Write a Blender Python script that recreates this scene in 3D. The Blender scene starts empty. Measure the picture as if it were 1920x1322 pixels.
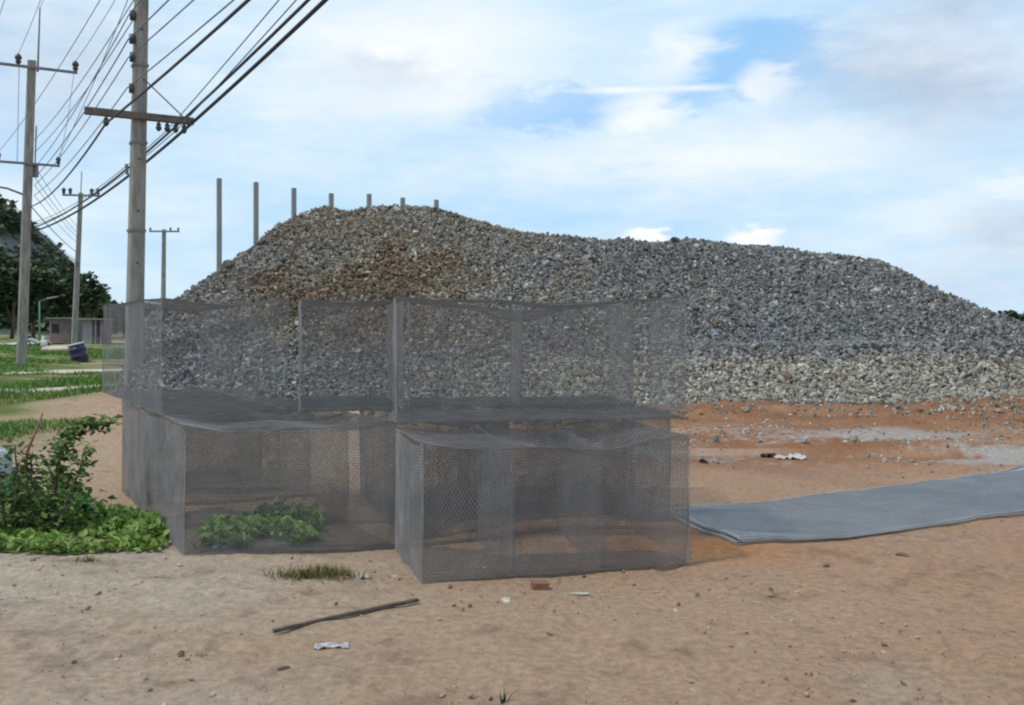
import bpy, math, random
import numpy as np
random.seed(7)
rng = np.random.default_rng(11)
R = math.radians
sc = bpy.context.scene
COL = sc.collection
F_PX, HX, HY, EYE = 1884.0, 960.0, 610.0, 1.65

def gp(px, py, z=0.0):
    """a spot on the ground (height z) as measured off the photograph"""
    d = (EYE - z) * F_PX / (py - HY)
    return np.array([(px - HX) / F_PX * d, d, z])
def ap(px, py, d):
    return np.array([(px - HX) / F_PX * d, d, EYE - (py - HY) / F_PX * d])

# ------------------------------------------------------------------ noise
def _h(ix, iy, iz, s):
    n = (ix * 374761393 + iy * 668265263 + iz * 2147483647 + s * 974634777) & 0xffffffff
    n = ((n ^ (n >> 13)) * 1274126177) & 0xffffffff
    n = ((n ^ (n >> 16)) * 2246822519) & 0xffffffff
    return ((n ^ (n >> 15)) & 0xffff) / 65535.0
def vn(x, y, s=0):
    x = np.asarray(x, float); y = np.asarray(y, float)
    fx = np.floor(x); fy = np.floor(y)
    ix = fx.astype(np.int64); iy = fy.astype(np.int64); z = np.zeros_like(ix)
    tx = x - fx; ty = y - fy
    tx = tx * tx * (3 - 2 * tx); ty = ty * ty * (3 - 2 * ty)
    a = _h(ix, iy, z, s); b = _h(ix + 1, iy, z, s); c = _h(ix, iy + 1, z, s); d = _h(ix + 1, iy + 1, z, s)
    return (a + (b - a) * tx) * (1 - ty) + (c + (d - c) * tx) * ty
def fbm(x, y, s=0, o=4, g=0.5):
    t = 0; a = 1.0; n = 0
    for i in range(o):
        t = t + a * (vn(x * 2 ** i + 17.3 * i, y * 2 ** i - 9.1 * i, s + i) - 0.5); n += a; a *= g
    return t / n * 2          # about -1..1
def sst(a, b, x):
    t = np.clip((np.asarray(x, float) - a) / (b - a), 0, 1); return t * t * (3 - 2 * t)
def mixc(a, b, t):
    t = np.asarray(t)[..., None]; return a * (1 - t) + b * t

# ------------------------------------------------------------------ mesh helpers
def np_mesh(name, V, faces, mat, col=None, smooth=False):
    """faces: list of int arrays (n,k)"""
    me = bpy.data.meshes.new(name)
    V = np.asarray(V, np.float32)
    me.vertices.add(len(V)); me.vertices.foreach_set('co', V.ravel())
    idx = np.concatenate([np.asarray(f).ravel() for f in faces]).astype(np.int32)
    tot = np.concatenate([np.full(len(f), np.asarray(f).shape[1]) for f in faces]).astype(np.int32)
    me.loops.add(len(idx)); me.loops.foreach_set('vertex_index', idx)
    me.polygons.add(len(tot))
    me.polygons.foreach_set('loop_start', np.concatenate([[0], np.cumsum(tot)[:-1]]).astype(np.int32))
    me.polygons.foreach_set('loop_total', tot)
    me.polygons.foreach_set('use_smooth', np.full(len(tot), smooth))
    if col is not None:
        c = np.ones((len(V), 4), np.float32); c[:, :3] = col
        at = me.color_attributes.new('Col', 'FLOAT_COLOR', 'POINT'); at.data.foreach_set('color', c.ravel())
    me.materials.append(mat)
    me.update(calc_edges=True); me.validate()
    return me
def link(name, me, parent=None, loc=None, rot=None):
    o = bpy.data.objects.new(name, me); COL.objects.link(o)
    if parent is not None: o.parent = parent
    if loc is not None: o.location = loc
    if rot is not None: o.rotation_euler = rot
    return o
def empty(name, loc, rz=0.0, rot=None):
    o = bpy.data.objects.new(name, None); COL.objects.link(o)
    o.location = [float(v) for v in loc]; o.rotation_euler = rot if rot else (0, 0, rz); o.empty_display_size = 0.2
    return o
def tag(o, label=None, cat=None, group=None, kind=None):
    if label: o['label'] = label
    if cat: o['category'] = cat
    if group: o['group'] = group
    if kind: o['kind'] = kind
    return o

class MB:
    def __init__(s): s.V = []; s.F = []
    def add(s, V, F):
        n = len(s.V); s.V += [tuple(map(float, v)) for v in V]; s.F += [tuple(i + n for i in f) for f in F]; return s
    def tube(s, pts, rad, n=6, cap=True, sq=None):
        pts = [np.array(p, float) for p in pts]; m = len(pts)
        if not hasattr(rad, '__len__'): rad = [rad] * m
        V = []; F = []
        up = np.array([0, 0, 1.0])
        for i, p in enumerate(pts):
            t = pts[min(i + 1, m - 1)] - pts[max(i - 1, 0)]; t /= (np.linalg.norm(t) + 1e-12)
            a = np.cross(up, t)
            if np.linalg.norm(a) < 0.05: a = np.cross(np.array([0, 1.0, 0]), t)
            a /= np.linalg.norm(a); b = np.cross(t, a)
            for k in range(n):
                w = 2 * math.pi * (k + 0.5) / n
                V.append(p + rad[i] * (math.cos(w) * a + math.sin(w) * b))
        for i in range(m - 1):
            for k in range(n):
                F.append((i * n + k, i * n + (k + 1) % n, (i + 1) * n + (k + 1) % n, (i + 1) * n + k))
        if cap: F.append(tuple(range(n - 1, -1, -1))); F.append(tuple((m - 1) * n + k for k in range(n)))
        return s.add(V, F)
    def lathe(s, prof, c=(0, 0, 0), n=12, axis=None):
        c = np.array(c, float); V = []; F = []
        ez = np.array([0, 0, 1.0]) if axis is None else np.array(axis, float) / np.linalg.norm(axis)
        ex = np.cross(ez, [0.3, 0.9, 0.1]); ex /= np.linalg.norm(ex); ey = np.cross(ez, ex)
        for r, z in prof:
            for k in range(n):
                w = 2 * math.pi * k / n; V.append(c + ez * z + r * (math.cos(w) * ex + math.sin(w) * ey))
        m = len(prof)
        for i in range(m - 1):
            for k in range(n):
                F.append((i * n + k, i * n + (k + 1) % n, (i + 1) * n + (k + 1) % n, (i + 1) * n + k))
        F.append(tuple(range(n - 1, -1, -1))); F.append(tuple((m - 1) * n + k for k in range(n)))
        return s.add(V, F)
    def prism(s, c0, c1, ax, ay0, hx0, hy0, hx1, hy1, ch=0.18):
        """chamfered square section running from c0 to c1; ax = first section direction"""
        c0 = np.array(c0, float); c1 = np.array(c1, float)
        ax = np.array(ax, float); ax /= np.linalg.norm(ax)
        t = c1 - c0; t /= np.linalg.norm(t); ay = np.cross(t, ax); ay /= np.linalg.norm(ay)
        V = []
        for c, hx, hy in ((c0, hx0, hy0), (c1, hx1, hy1)):
            q = min(hx, hy) * ch
            for a, b in ((hx - q, -hy), (hx, -hy + q), (hx, hy - q), (hx - q, hy), (-hx + q, hy), (-hx, hy - q), (-hx, -hy + q), (-hx + q, -hy)):
                V.append(c + a * ax + b * ay)
        F = [(k, (k + 1) % 8, 8 + (k + 1) % 8, 8 + k) for k in range(8)] + [tuple(range(7, -1, -1)), tuple(range(8, 16))]
        return s.add(V, F)
    def box(s, lo, hi, ch=0.08):
        lo = np.array(lo, float); hi = np.array(hi, float); m = (lo + hi) / 2; h = (hi - lo) / 2
        return s.prism((m[0], m[1], lo[2]), (m[0], m[1], hi[2]), (1, 0, 0), None, h[0], h[1], h[0], h[1], ch)
    def build(s, name, mat, parent=None, smooth=False, loc=None, rot=None):
        me = bpy.data.meshes.new(name); me.from_pydata(s.V, [], s.F); me.materials.append(mat)
        if smooth:
            me.polygons.foreach_set('use_smooth', [len(p.vertices) <= 4 for p in me.polygons])
        me.update(); return link(name, me, parent, loc, rot)

# ------------------------------------------------------------------ materials
def lk(nt, a, b): nt.links.new(a, b)
def mat(name, c1, c2=None, scale=6.0, rough=0.85, metal=0.0, bump=0.0, bscale=None, attr=False, trans=0.0, spec=0.3, detail=6.0, stretch=None):
    m = bpy.data.materials.new(name); m.use_nodes = True
    nt = m.node_tree; p = nt.nodes['Principled BSDF']
    p.inputs['Roughness'].default_value = rough; p.inputs['Metallic'].default_value = metal
    p.inputs['Specular IOR Level'].default_value = spec
    tc = nt.nodes.new('ShaderNodeTexCoord'); mp = nt.nodes.new('ShaderNodeMapping')
    lk(nt, tc.outputs['Object'], mp.inputs[0])
    if stretch: mp.inputs['Scale'].default_value = stretch
    no = nt.nodes.new('ShaderNodeTexNoise'); no.inputs['Scale'].default_value = scale; no.inputs['Detail'].default_value = detail
    no.inputs['Roughness'].default_value = 0.65
    lk(nt, mp.outputs[0], no.inputs['Vector'])
    mx = nt.nodes.new('ShaderNodeMix'); mx.data_type = 'RGBA'
    rp = nt.nodes.new('ShaderNodeValToRGB'); rp.color_ramp.elements[0].position = 0.35; rp.color_ramp.elements[1].position = 0.65
    lk(nt, no.outputs['Fac'], rp.inputs[0]); lk(nt, rp.outputs[0], mx.inputs[0])
    c2 = c2 or c1
    if attr:
        at = nt.nodes.new('ShaderNodeAttribute'); at.attribute_name = 'Col'
        for k, c in ((6, c1), (7, c2)):
            q = nt.nodes.new('ShaderNodeMix'); q.data_type = 'RGBA'; q.blend_type = 'MULTIPLY'; q.inputs[0].default_value = 1
            lk(nt, at.outputs['Color'], q.inputs[6]); q.inputs[7].default_value = (*c, 1)
            lk(nt, q.outputs[2], mx.inputs[k])
    else:
        mx.inputs[6].default_value = (*c1, 1); mx.inputs[7].default_value = (*c2, 1)
    lk(nt, mx.outputs[2], p.inputs['Base Color'])
    if bump:
        n2 = nt.nodes.new('ShaderNodeTexNoise'); n2.inputs['Scale'].default_value = bscale or scale * 3; n2.inputs['Detail'].default_value = 8
        n2.inputs['Roughness'].default_value = 0.7
        lk(nt, mp.outputs[0], n2.inputs['Vector'])
        bp = nt.nodes.new('ShaderNodeBump'); bp.inputs['Strength'].default_value = 1.0; bp.inputs['Distance'].default_value = bump
        lk(nt, n2.outputs['Fac'], bp.inputs['Height']); lk(nt, bp.outputs[0], p.inputs['Normal'])
    if trans:
        out = nt.nodes['Material Output']; tr = nt.nodes.new('ShaderNodeBsdfTranslucent'); ms = nt.nodes.new('ShaderNodeMixShader')
        ms.inputs[0].default_value = trans
        lk(nt, mx.outputs[2], tr.inputs[0]); lk(nt, p.outputs[0], ms.inputs[1]); lk(nt, tr.outputs[0], ms.inputs[2]); lk(nt, ms.outputs[0], out.inputs[0])
    return m

M = dict(
    soil=mat('soil', (0.70, 0.69, 0.68), (1.04, 1.03, 1.02), 20.0, 0.95, bump=0.03, bscale=22.0, attr=True, spec=0.1, detail=9),
    stone=mat('stone', (0.72, 0.73, 0.75), (1.18, 1.16, 1.12), 12.0, 0.9, attr=True, spec=0.2, bump=0.008, bscale=40),
    leaf=mat('leaf', (0.8, 0.85, 0.8), (1.15, 1.1, 1.0), 10.0, 0.55, attr=True, trans=0.3, spec=0.3),
    far_leaf=mat('far_leaf', (0.75, 0.8, 0.8), (1.2, 1.15, 1.0), 0.6, 0.75, attr=True, trans=0.15, spec=0.15),
    bark=mat('bark', (0.11, 0.085, 0.06), (0.2, 0.16, 0.12), 14, 0.95, bump=0.01),
    wire=mat('galvanised_wire', (0.19, 0.182, 0.180), (0.29, 0.28, 0.278), 5, 0.65, metal=0.2, spec=0.4),
    stackw=mat('stacked_wire', (0.40, 0.405, 0.42), (0.48, 0.485, 0.50), 2.5, 0.55, metal=0.3, spec=0.4),
    concrete=mat('pole_concrete', (0.19, 0.168, 0.147), (0.35, 0.315, 0.275), 4.0, 0.9, bump=0.004, bscale=30, stretch=(2, 2, 0.4)),
    post=mat('post_concrete', (0.22, 0.22, 0.22), (0.30, 0.30, 0.30), 2.0, 0.9, stretch=(2, 2, 0.3)),
    armwood=mat('crossarm_wood', (0.10, 0.085, 0.075), (0.18, 0.15, 0.13), 5, 0.9, bump=0.004),
    steel=mat('painted_steel', (0.16, 0.16, 0.17), (0.24, 0.24, 0.25), 6, 0.6, metal=0.4),
    dark=mat('dark_porcelain', (0.035, 0.03, 0.03), (0.06, 0.05, 0.05), 10, 0.4, spec=0.5),
    cable=mat('black_cable', (0.035, 0.035, 0.045), (0.05, 0.05, 0.06), 4, 0.6),
    thin=mat('bare_wire', (0.14, 0.14, 0.17), (0.2, 0.2, 0.22), 4, 0.5, metal=0.4),
    plank=mat('weathered_plank', (0.075, 0.055, 0.045), (0.16, 0.12, 0.095), 8, 0.9, bump=0.006, bscale=40, stretch=(0.3, 4, 4)),
    plastic=mat('white_plastic', (0.46, 0.42, 0.44), (0.66, 0.63, 0.65), 12, 0.45, bump=0.01, bscale=30, trans=0.2),
    paper=mat('pale_scrap', (0.38, 0.36, 0.33), (0.50, 0.48, 0.44), 14, 0.8, bump=0.006),
    brick=mat('broken_brick', (0.20, 0.085, 0.055), (0.29, 0.14, 0.095), 20, 0.95, bump=0.006, bscale=60),
    bluedrum=mat('blue_plastic', (0.02, 0.018, 0.06), (0.035, 0.03, 0.09), 5, 0.45, spec=0.4),
    palerim=mat('pale_rim', (0.35, 0.36, 0.38), (0.45, 0.46, 0.47), 6, 0.6),
    paledrum=mat('pale_drum', (0.42, 0.46, 0.47), (0.52, 0.56, 0.57), 5, 0.5),
    black=mat('black_rubber', (0.015, 0.016, 0.02), (0.03, 0.03, 0.035), 8, 0.7),
    hutwall=mat('hut_wall', (0.13, 0.095, 0.095), (0.20, 0.15, 0.15), 1.8, 0.9, stretch=(1, 1, 3)),
    hutroof=mat('hut_roof', (0.16, 0.15, 0.15), (0.24, 0.22, 0.21), 3, 0.8),
    palewall=mat('pale_wall', (0.22, 0.215, 0.22), (0.30, 0.29, 0.29), 2, 0.85),
    green=mat('green_paint', (0.10, 0.19, 0.16), (0.14, 0.24, 0.2), 4, 0.6),
    road=mat('road_concrete', (0.36, 0.34, 0.31), (0.46, 0.43, 0.39), 1.2, 0.9, bump=0.01),
    path=mat('sand_path', (0.42, 0.36, 0.28), (0.54, 0.47, 0.38), 1.5, 0.95, bump=0.03),
    water=mat('puddle', (0.03, 0.05, 0.045), (0.05, 0.07, 0.06), 2, 0.08, spec=0.5),
    hill=mat('hill_rock', (0.6, 0.6, 0.62), (1.3, 1.25, 1.2), 0.12, 0.95, attr=True, spec=0.1, stretch=(1, 1, 0.5)),
    farhill=mat('far_hills', (0.05, 0.085, 0.075), (0.075, 0.11, 0.09), 0.01, 0.95, spec=0.1),
    redstick=mat('red_stick', (0.20, 0.085, 0.07), (0.30, 0.14, 0.11), 15, 0.9),
)

# ------------------------------------------------------------------ ground
_fr = np.random.default_rng(5)
FOOT = [(_fr.uniform(-2.6, 3.2), _fr.uniform(3.9, 7.0), _fr.uniform(0.8, 1.4)) for _ in range(34)]
def height(x, y):
    x = np.asarray(x, float); y = np.asarray(y, float)
    r = np.hypot(x, y); near = 1 - sst(14, 40, r)
    h = 0.05 * fbm(x * 0.35, y * 0.35, 3, 3) * (1 - sst(60, 200, r))
    h = h + near * (0.026 * fbm(x * 1.3, y * 1.5, 9, 4) + (0.005 + 0.014 * sst(-0.1, 0.5, fbm(x * 0.7, y * 0.7, 23, 3))) * fbm(x * 5, y * 5.5, 21, 4))
    # trampled furrows on the left track
    tr = sst(-0.2, -1.6, x) * sst(4.0, 5.4, y) * sst(7.4, 6.9, y)
    h = h + tr * 0.010 * np.sin((y + 0.18 * x + 0.25 * fbm(x * 0.8, y * 0.8, 5, 2)) * 17)
    for fx_, fy_, fr_ in FOOT:
        q = ((x - fx_) / (0.06 * fr_)) ** 2 + ((y - fy_) / (0.13 * fr_)) ** 2
        h = h - 0.013 * np.exp(-q ** 1.5) + 0.005 * np.exp(-((np.sqrt(q) - 1.35) / 0.35) ** 2)
    # soil heaped under the baskets
    h = h + 0.13 * np.exp(-((x - 0.35) / 0.9) ** 2 - ((y - 8.0) / 0.6) ** 2) + 0.07 * np.exp(-((x + 2.0) / 0.8) ** 2 - ((y - 9.2) / 0.7) ** 2)
    h = h + 0.06 * np.exp(-((x - 1.6) / 0.7) ** 2 - ((y - 7.4) / 0.35) ** 2)
    # the bank under the rock pile
    e = 16.6 + 0.5 * fbm(x * 0.4, x * 0 + 2, 31, 3)
    bank = sst(0, 1.2, y - e) * sst(1.0, 4.0, x) + sst(0, 2.0, y - 17.2) * (1 - sst(1.0, 4.0, x)) * sst(-11, -8, x)
    h = h + 0.30 * bank * (1 - sst(40, 50, y)) * (1 - sst(30, 36, x))
    h = h + 0.20 * np.maximum(-0.15, fbm(x * 0.7, y * 1.5, 44, 5)) * sst(10, 12.5, y) * sst(1.0, 3.0, x) * (1 - sst(20, 24, y))
    # verge on the left is a little raised and lumpy
    lv = sst(-6.5, -9.5, x + 0.35 * (y - 12)) * sst(11, 15, y) * (1 - sst(90, 130, y))
    return h + lv * (0.10 + 0.10 * fbm(x * 0.5, y * 0.35, 61, 3))
SOIL = dict(tan=np.array([0.43, 0.300, 0.205]), pale=np.array([0.46, 0.38, 0.30]), red=np.array([0.40, 0.225, 0.142]),
            orange=np.array([0.29, 0.138, 0.072]), grey=np.array([0.40, 0.37, 0.35]), dark=np.array([0.17, 0.115, 0.08]),
            green=np.array([0.12, 0.155, 0.045]), straw=np.array([0.33, 0.28, 0.15]))
def soilcol(x, y):
    n1 = fbm(x * 0.5, y * 0.7, 101, 4); n2 = fbm(x * 1.7, y * 2.6, 107, 4); n3 = fbm(x * 8, y * 9, 113, 4)
    c = np.broadcast_to(SOIL['tan'], x.shape + (3,)).copy()
    c = mixc(c, SOIL['pale'], sst(-0.1, -2.4, x + 0.8 * n1) * sst(5.0, 6.1, y + 0.5 * n2) * sst(8.0, 7.3, y) * 0.9)
    c = mixc(c, SOIL['red'], np.clip(sst(-1.5, 4.5, x + 1.6 * n1 + 0.12 * (y - 6)) * 0.62 + 0.25 * sst(0.1, 0.6, n2), 0, 1) * (1 - sst(40, 60, y)))
    c = mixc(c, SOIL['pale'], sst(0.0, 0.5, n1 * 0.7 + n2 * 0.5) * 0.55)
    c = mixc(c, SOIL['dark'], sst(0.1, 0.55, n3 * 0.6 + n2 * 0.5) * 0.45)
    # the churned red patch in front of the pile
    z = sst(10.5, 13.0, y + 0.8 * n1) * sst(-0.5, 2.0, x) * (1 - sst(24, 30, y))
    c = mixc(c, SOIL['orange'], z * np.clip(0.58 + 1.5 * fbm(x * 0.45, y * 1.6, 119, 4), 0, 1))
    c = mixc(c, SOIL['grey'], z * sst(0.0, 0.4, n1 + 0.4 * n3) * sst(16.6, 15.2, y) * 0.9)
    e = 16.6 + 0.5 * fbm(x * 0.4, x * 0 + 2, 31, 3)
    c = mixc(c, SOIL['orange'], sst(-0.5, 0.3, y - e) * sst(1.0, 3.0, x) * (1 - sst(30, 34, x)) * np.clip(0.9 + 0.8 * n2, 0, 1))
    c = mixc(c, SOIL['dark'], sst(-0.3, 0.8, y - e) * sst(1.0, 3.0, x) * (1 - sst(30, 34, x)) * sst(0.0, 0.5, n2 + 0.5 * n3) * 0.7)
    m = np.exp(-((x - 0.6) / 1.5) ** 2 - ((y - 8.0) / 1.0) ** 2)
    c = mixc(c, SOIL['orange'], m * 0.8 * np.clip(0.55 + n2, 0, 1))
    m = np.exp(-((x - 1.5) / 0.6) ** 2 - ((y - 7.25) / 0.3) ** 2)
    c = mixc(c, np.array([0.45, 0.20, 0.08]), m * 0.8)
    # grass verge, far land
    g = sst(-5.6, -7.4, x + 0.30 * (y - 12) + 0.8 * n1) * sst(10.5, 13, y)
    g = np.maximum(g, sst(34, 48, y) * np.clip(sst(2, -2, x) + sst(40, 60, y), 0, 1))
    gc = mixc(np.broadcast_to(SOIL['green'], c.shape), SOIL['straw'], sst(-0.15, 0.35, n1 + 0.5 * fbm(x * 0.15, y * 0.3, 131, 3)))
    return mixc(c, gc, g)

fw = np.linspace(R(-34), R(34), 760)
bk = np.linspace(R(34), R(326), 90)[1:-1]
ang = np.concatenate([fw, bk]); nA = len(ang)
rr = [0.6]
while rr[-1] < 6000: rr.append(rr[-1] * (1.0075 if rr[-1] > 3 else 1.03) if rr[-1] < 60 else rr[-1] * 1.05)
rr = np.array(rr)
A, RR = np.meshgrid(ang, rr)
gx = (RR * np.sin(A)).ravel(); gy = (RR * np.cos(A)).ravel()
gz = height(gx, gy)
V = np.column_stack([gx, gy, gz]); V = np.vstack([V, [[0, 0, 0]]])
gc = np.vstack([soilcol(gx, gy), [SOIL['tan']]])
nr = len(rr)
i0 = (np.arange(nr - 1)[:, None] * nA + np.arange(nA)[None]).ravel()
i1 = (np.arange(nr - 1)[:, None] * nA + (np.arange(nA)[None] + 1) % nA).ravel()
Q = np.column_stack([i0, i0 + nA, i1 + nA, i1])
T = np.column_stack([np.full(nA, len(V) - 1), np.arange(nA), (np.arange(nA) + 1) % nA])
tag(link('ground', np_mesh('ground', V, [Q, T], M['soil'], gc, smooth=True)), kind='structure')

def hz(x, y): return float(height(np.array([x]), np.array([y]))[0])
def on(px, py):
    p = gp(px, py)
    for _ in range(4): p = gp(px, py, hz(p[0], p[1]))
    return p

# ribbons on the ground (road, path)
def ribbon(name, cl, w, m, lift, kind='structure', n=80, wob=0.0):
    cl = np.array(cl, float); t = np.linspace(0, len(cl) - 1, n)
    x = np.interp(t, np.arange(len(cl)), cl[:, 0]); y = np.interp(t, np.arange(len(cl)), cl[:, 1])
    dx = np.gradient(x); dy = np.gradient(y); L = np.hypot(dx, dy); nx, ny = -dy / L, dx / L
    V = []; K = 9
    for k in range(K):
        s = (k / (K - 1) - 0.5) * w * (1 + wob * fbm(t * 1.3 + k * 0.02, t * 0 + 3, 77 + (k > 4), 3))
        X = x + nx * s; Y = y + ny * s
        V.append(np.column_stack([X, Y, height(X, Y) + lift - (0.03 if k in (0, K - 1) else 0)]))
    V = np.stack(V, 1).reshape(-1, 3)
    i = (np.arange(n - 1)[:, None] * K + np.arange(K - 1)[None]).ravel()
    return tag(link(name, np_mesh(name, V, [np.column_stack([i, i + K, i + K + 1, i + 1])], m, smooth=True)), kind=kind)
ribbon('road', [(-14, 6), (-20.5, 20), (-30, 38), (-37.5, 58), (-40.5, 72), (-40, 86), (-30, 100), (-5, 118), (40, 130)], 5.0, M['road'], 0.10)
ribbon('path', [(-19.5, 30.5), (-17.0, 33.5), (-15.2, 36.2), (-13.6, 37.0), (-11.5, 36.5)], 1.5, M['path'], 0.06, wob=0.5)
ribbon('dirt_track', [(-16.0, 20.0), (-12.3, 24.0), (-10.6, 27.5), (-9.6, 30.0)], 0.9, M['path'], 0.05, wob=0.6)
ribbon('puddle', [(-21.2, 38.6), (-20.4, 39.4), (-19.4, 39.8)], 1.6, M['water'], 0.05, wob=0.5)

# ------------------------------------------------------------------ rocks
ico = np.array([(0, -1, 1.618), (0, 1, 1.618), (0, -1, -1.618), (0, 1, -1.618), (1, 1.618, 0), (-1, 1.618, 0), (1, -1.618, 0), (-1, -1.618, 0),
                (1.618, 0, 1), (-1.618, 0, 1), (1.618, 0, -1), (-1.618, 0, -1)], float) / 1.902
icoF = []
for a in range(12):
    for b in range(a + 1, 12):
        for c in range(b + 1, 12):
            if max(np.linalg.norm(ico[a] - ico[b]), np.linalg.norm(ico[b] - ico[c]), np.linalg.norm(ico[a] - ico[c])) < 1.1:
                n = np.cross(ico[b] - ico[a], ico[c] - ico[a])
                icoF.append((a, b, c) if np.dot(n, ico[a]) > 0 else (a, c, b))
icoF = np.array(icoF)
ROCKS = [ico * (0.5 + 0.85 * rng.random((12, 1))) * np.array([1.1, 0.5 + 0.4 * rng.random(), 0.42 + 0.36 * rng.random()]) for _ in range(24)]
def quat_mats(n):
    q = rng.normal(size=(n, 4)); q /= np.linalg.norm(q, axis=1)[:, None]
    w, x, y, z = q.T
    return np.stack([np.stack([1 - 2 * (y * y + z * z), 2 * (x * y - z * w), 2 * (x * z + y * w)], -1),
                     np.stack([2 * (x * y + z * w), 1 - 2 * (x * x + z * z), 2 * (y * z - x * w)], -1),
                     np.stack([2 * (x * z - y * w), 2 * (y * z + x * w), 1 - 2 * (x * x + y * y)], -1)], 1)
def rocks(P, S, C):
    n = len(P); T = np.array(ROCKS)[rng.integers(0, len(ROCKS), n)] * S[:, None, None]
    V = np.einsum('nij,nvj->nvi', quat_mats(n), T) + P[:, None]
    F = (icoF[None] + 12 * np.arange(n)[:, None, None]).reshape(-1, 3)
    return V.reshape(-1, 3), F, np.repeat(C, 12, 0)

TOE, K_S = 18.4, 0.66
sil = np.array([(205, 640), (270, 603), (330, 566), (400, 514), (470, 468), (560, 406), (600, 392), (650, 396), (700, 387), (760, 389), (820, 396), (880, 411), (950, 431),
                (1040, 443), (1150, 453), (1210, 458), (1300, 455), (1400, 465), (1500, 475), (1600, 485), (1660, 494), (1720, 520), (1790, 555), (1850, 583), (1920, 608), (2000, 640), (2150, 680)], float)
s_ = (HY - sil[:, 1]) / F_PX; a_ = (sil[:, 0] - HX) / F_PX
def benchw(x): return sst(1.0, 4.5, x)
bx = benchw(a_ * 22)
toe_eff = TOE + 1.6 * bx
zr = (EYE + s_ * (toe_eff - 0.3 / K_S)) / (1 - s_ / K_S)
yc = toe_eff + (zr - 0.3) / K_S
xr = a_ * yc
def crest(x): return np.interp(x, xr, zr, left=0.0, right=0.2)
def pile_z(x, y):
    z0 = 0.28
    t = y - TOE - 0.45 * fbm(x * 0.35, x * 0 + 8, 51, 3)
    b = benchw(x)
    up = t * K_S
    bench = np.where(t < 1.5, t * 0.62, np.where(t < 3.1, 0.93 + 0.04 * (t - 1.5), 0.99 + (t - 3.1) * K_S))
    f = z0 + up * (1 - b) + bench * b
    cz = crest(x) - 0.05 * np.maximum(0, y - 26) + 0.08 * fbm(x * 1.1, y * 1.1, 58, 3)
    back = 0.3 + (36.5 - y) * 0.7
    k = 0.12
    m = np.minimum(np.minimum(f, cz), back)
    return m + 0.12 * fbm(x * 0.8, y * 0.8, 71, 5) * sst(0.2, 0.8, m) - 2.4 * sst(-7.0, -8.3, x + 0.3 * (y - 19))
def pilecol(x, y, z):
    n1 = fbm(x * 0.45, z * 0.8 + y * 0.2, 201, 4); n2 = fbm(x * 1.4, y * 1.4, 207, 3)
    g = np.broadcast_to(np.array([0.178, 0.178, 0.178]), x.shape + (3,)).copy()
    warm = np.array([0.230, 0.190, 0.135]); brown = np.array([0.185, 0.125, 0.082]); pale = np.array([0.345, 0.312, 0.256])
    left = np.exp(-((x + 3.6) / 3.3) ** 4) * sst(0.9, 1.8, z)
    g = mixc(g, warm, np.clip(left * (0.85 + 0.6 * n1), 0, 1) * 0.9)
    g = mixc(g, brown, np.clip(left * 1.3, 0, 1) * sst(-0.05, 0.45, 0.8 * n1 + 0.7 * n2) * 0.75)
    mid = np.exp(-((x - 0.5) / 2.5) ** 2) * sst(0.8, 1.4, z)
    g = mixc(g, warm, np.clip(mid * (0.35 + 0.9 * n2), 0, 1) * 0.7)
    low = sst(1.15, 0.85, z + 0.12 * n2) * sst(-5, 1.5, x)
    g = mixc(g, pale, low * (0.80 - 0.35 * sst(9, 13, x)))
    g = mixc(g, np.array([0.20, 0.165, 0.145]), sst(0.2, 0.5, n1) * sst(4, 8, x) * 0.4)
    return g, left * sst(0.12, 0.5, 0.8 * n1 + 0.7 * n2)
xs = np.arange(-11.5, 26, 0.16); ys = np.arange(17.2, 37, 0.16)
X, Y = np.meshgrid(xs, ys); Z = pile_z(X, Y)
Z = np.maximum(Z, height(X, Y) - 0.35)
pc, _ = pilecol(X.ravel(), Y.ravel(), Z.ravel())
nX = len(xs); i = (np.arange(len(ys) - 1)[:, None] * nX + np.arange(nX - 1)[None]).ravel()
PV = [np.column_stack([X.ravel(), Y.ravel(), Z.ravel() - 0.06])]; PF4 = np.column_stack([i, i + 1, i + 1 + nX, i + nX]); PC = [pc * 0.8]
N = 300000
px_ = rng.uniform(-9.6, 20, N); py_ = rng.uniform(17.4, 27.2, N)
pz_ = pile_z(px_, py_); gz_ = height(px_, py_)
_, dirt = pilecol(px_, py_, pz_)
keep = (pz_ > gz_ - 0.03) & (rng.random(N) > 0.62 * dirt) & (rng.random(N) < 1 - 0.5 * sst(25.5, 27, py_))
px_, py_, pz_ = px_[keep], py_[keep], pz_[keep]
big = rng.random(len(px_)) ** 2.6
S = 0.022 + 0.052 * big
S = np.where(rng.random(len(S)) < 0.004, rng.uniform(0.08, 0.13, len(S)), S)
cr = pz_ > crest(px_) - 0.25
S = np.where(cr, S * 1.15, S)
C, _ = pilecol(px_, py_, pz_)
tone = np.clip(rng.normal(1.0, 0.28, (len(px_), 1)), 0.4, 1.8)
C = C * tone * (1 + rng.normal(0, 0.05, (len(px_), 1)) * np.array([1, 0.2, -1]))
C = np.where((rng.random(len(px_)) < 0.05)[:, None], np.array([0.42, 0.40, 0.36]), C)
C = np.where((rng.random(len(px_)) < 0.05)[:, None], np.array([0.20, 0.14, 0.10]), C)
n_ = 5200      # strays that ran out past the toe
sx_ = rng.uniform(-6.5, 17, n_); sy_ = TOE + 0.25 - 1.7 * rng.random(n_) ** 2.2 - 0.45 * fbm(sx_ * 0.5, sx_ * 0 + 8, 51, 3)
sz_ = height(sx_, sy_); sc_ = mixc(np.broadcast_to(np.array([0.30, 0.275, 0.235]), (n_, 3)), np.array([0.15, 0.152, 0.158]), sst(9, 14, sx_)) * rng.uniform(0.5, 1.4, (n_, 1))
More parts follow.
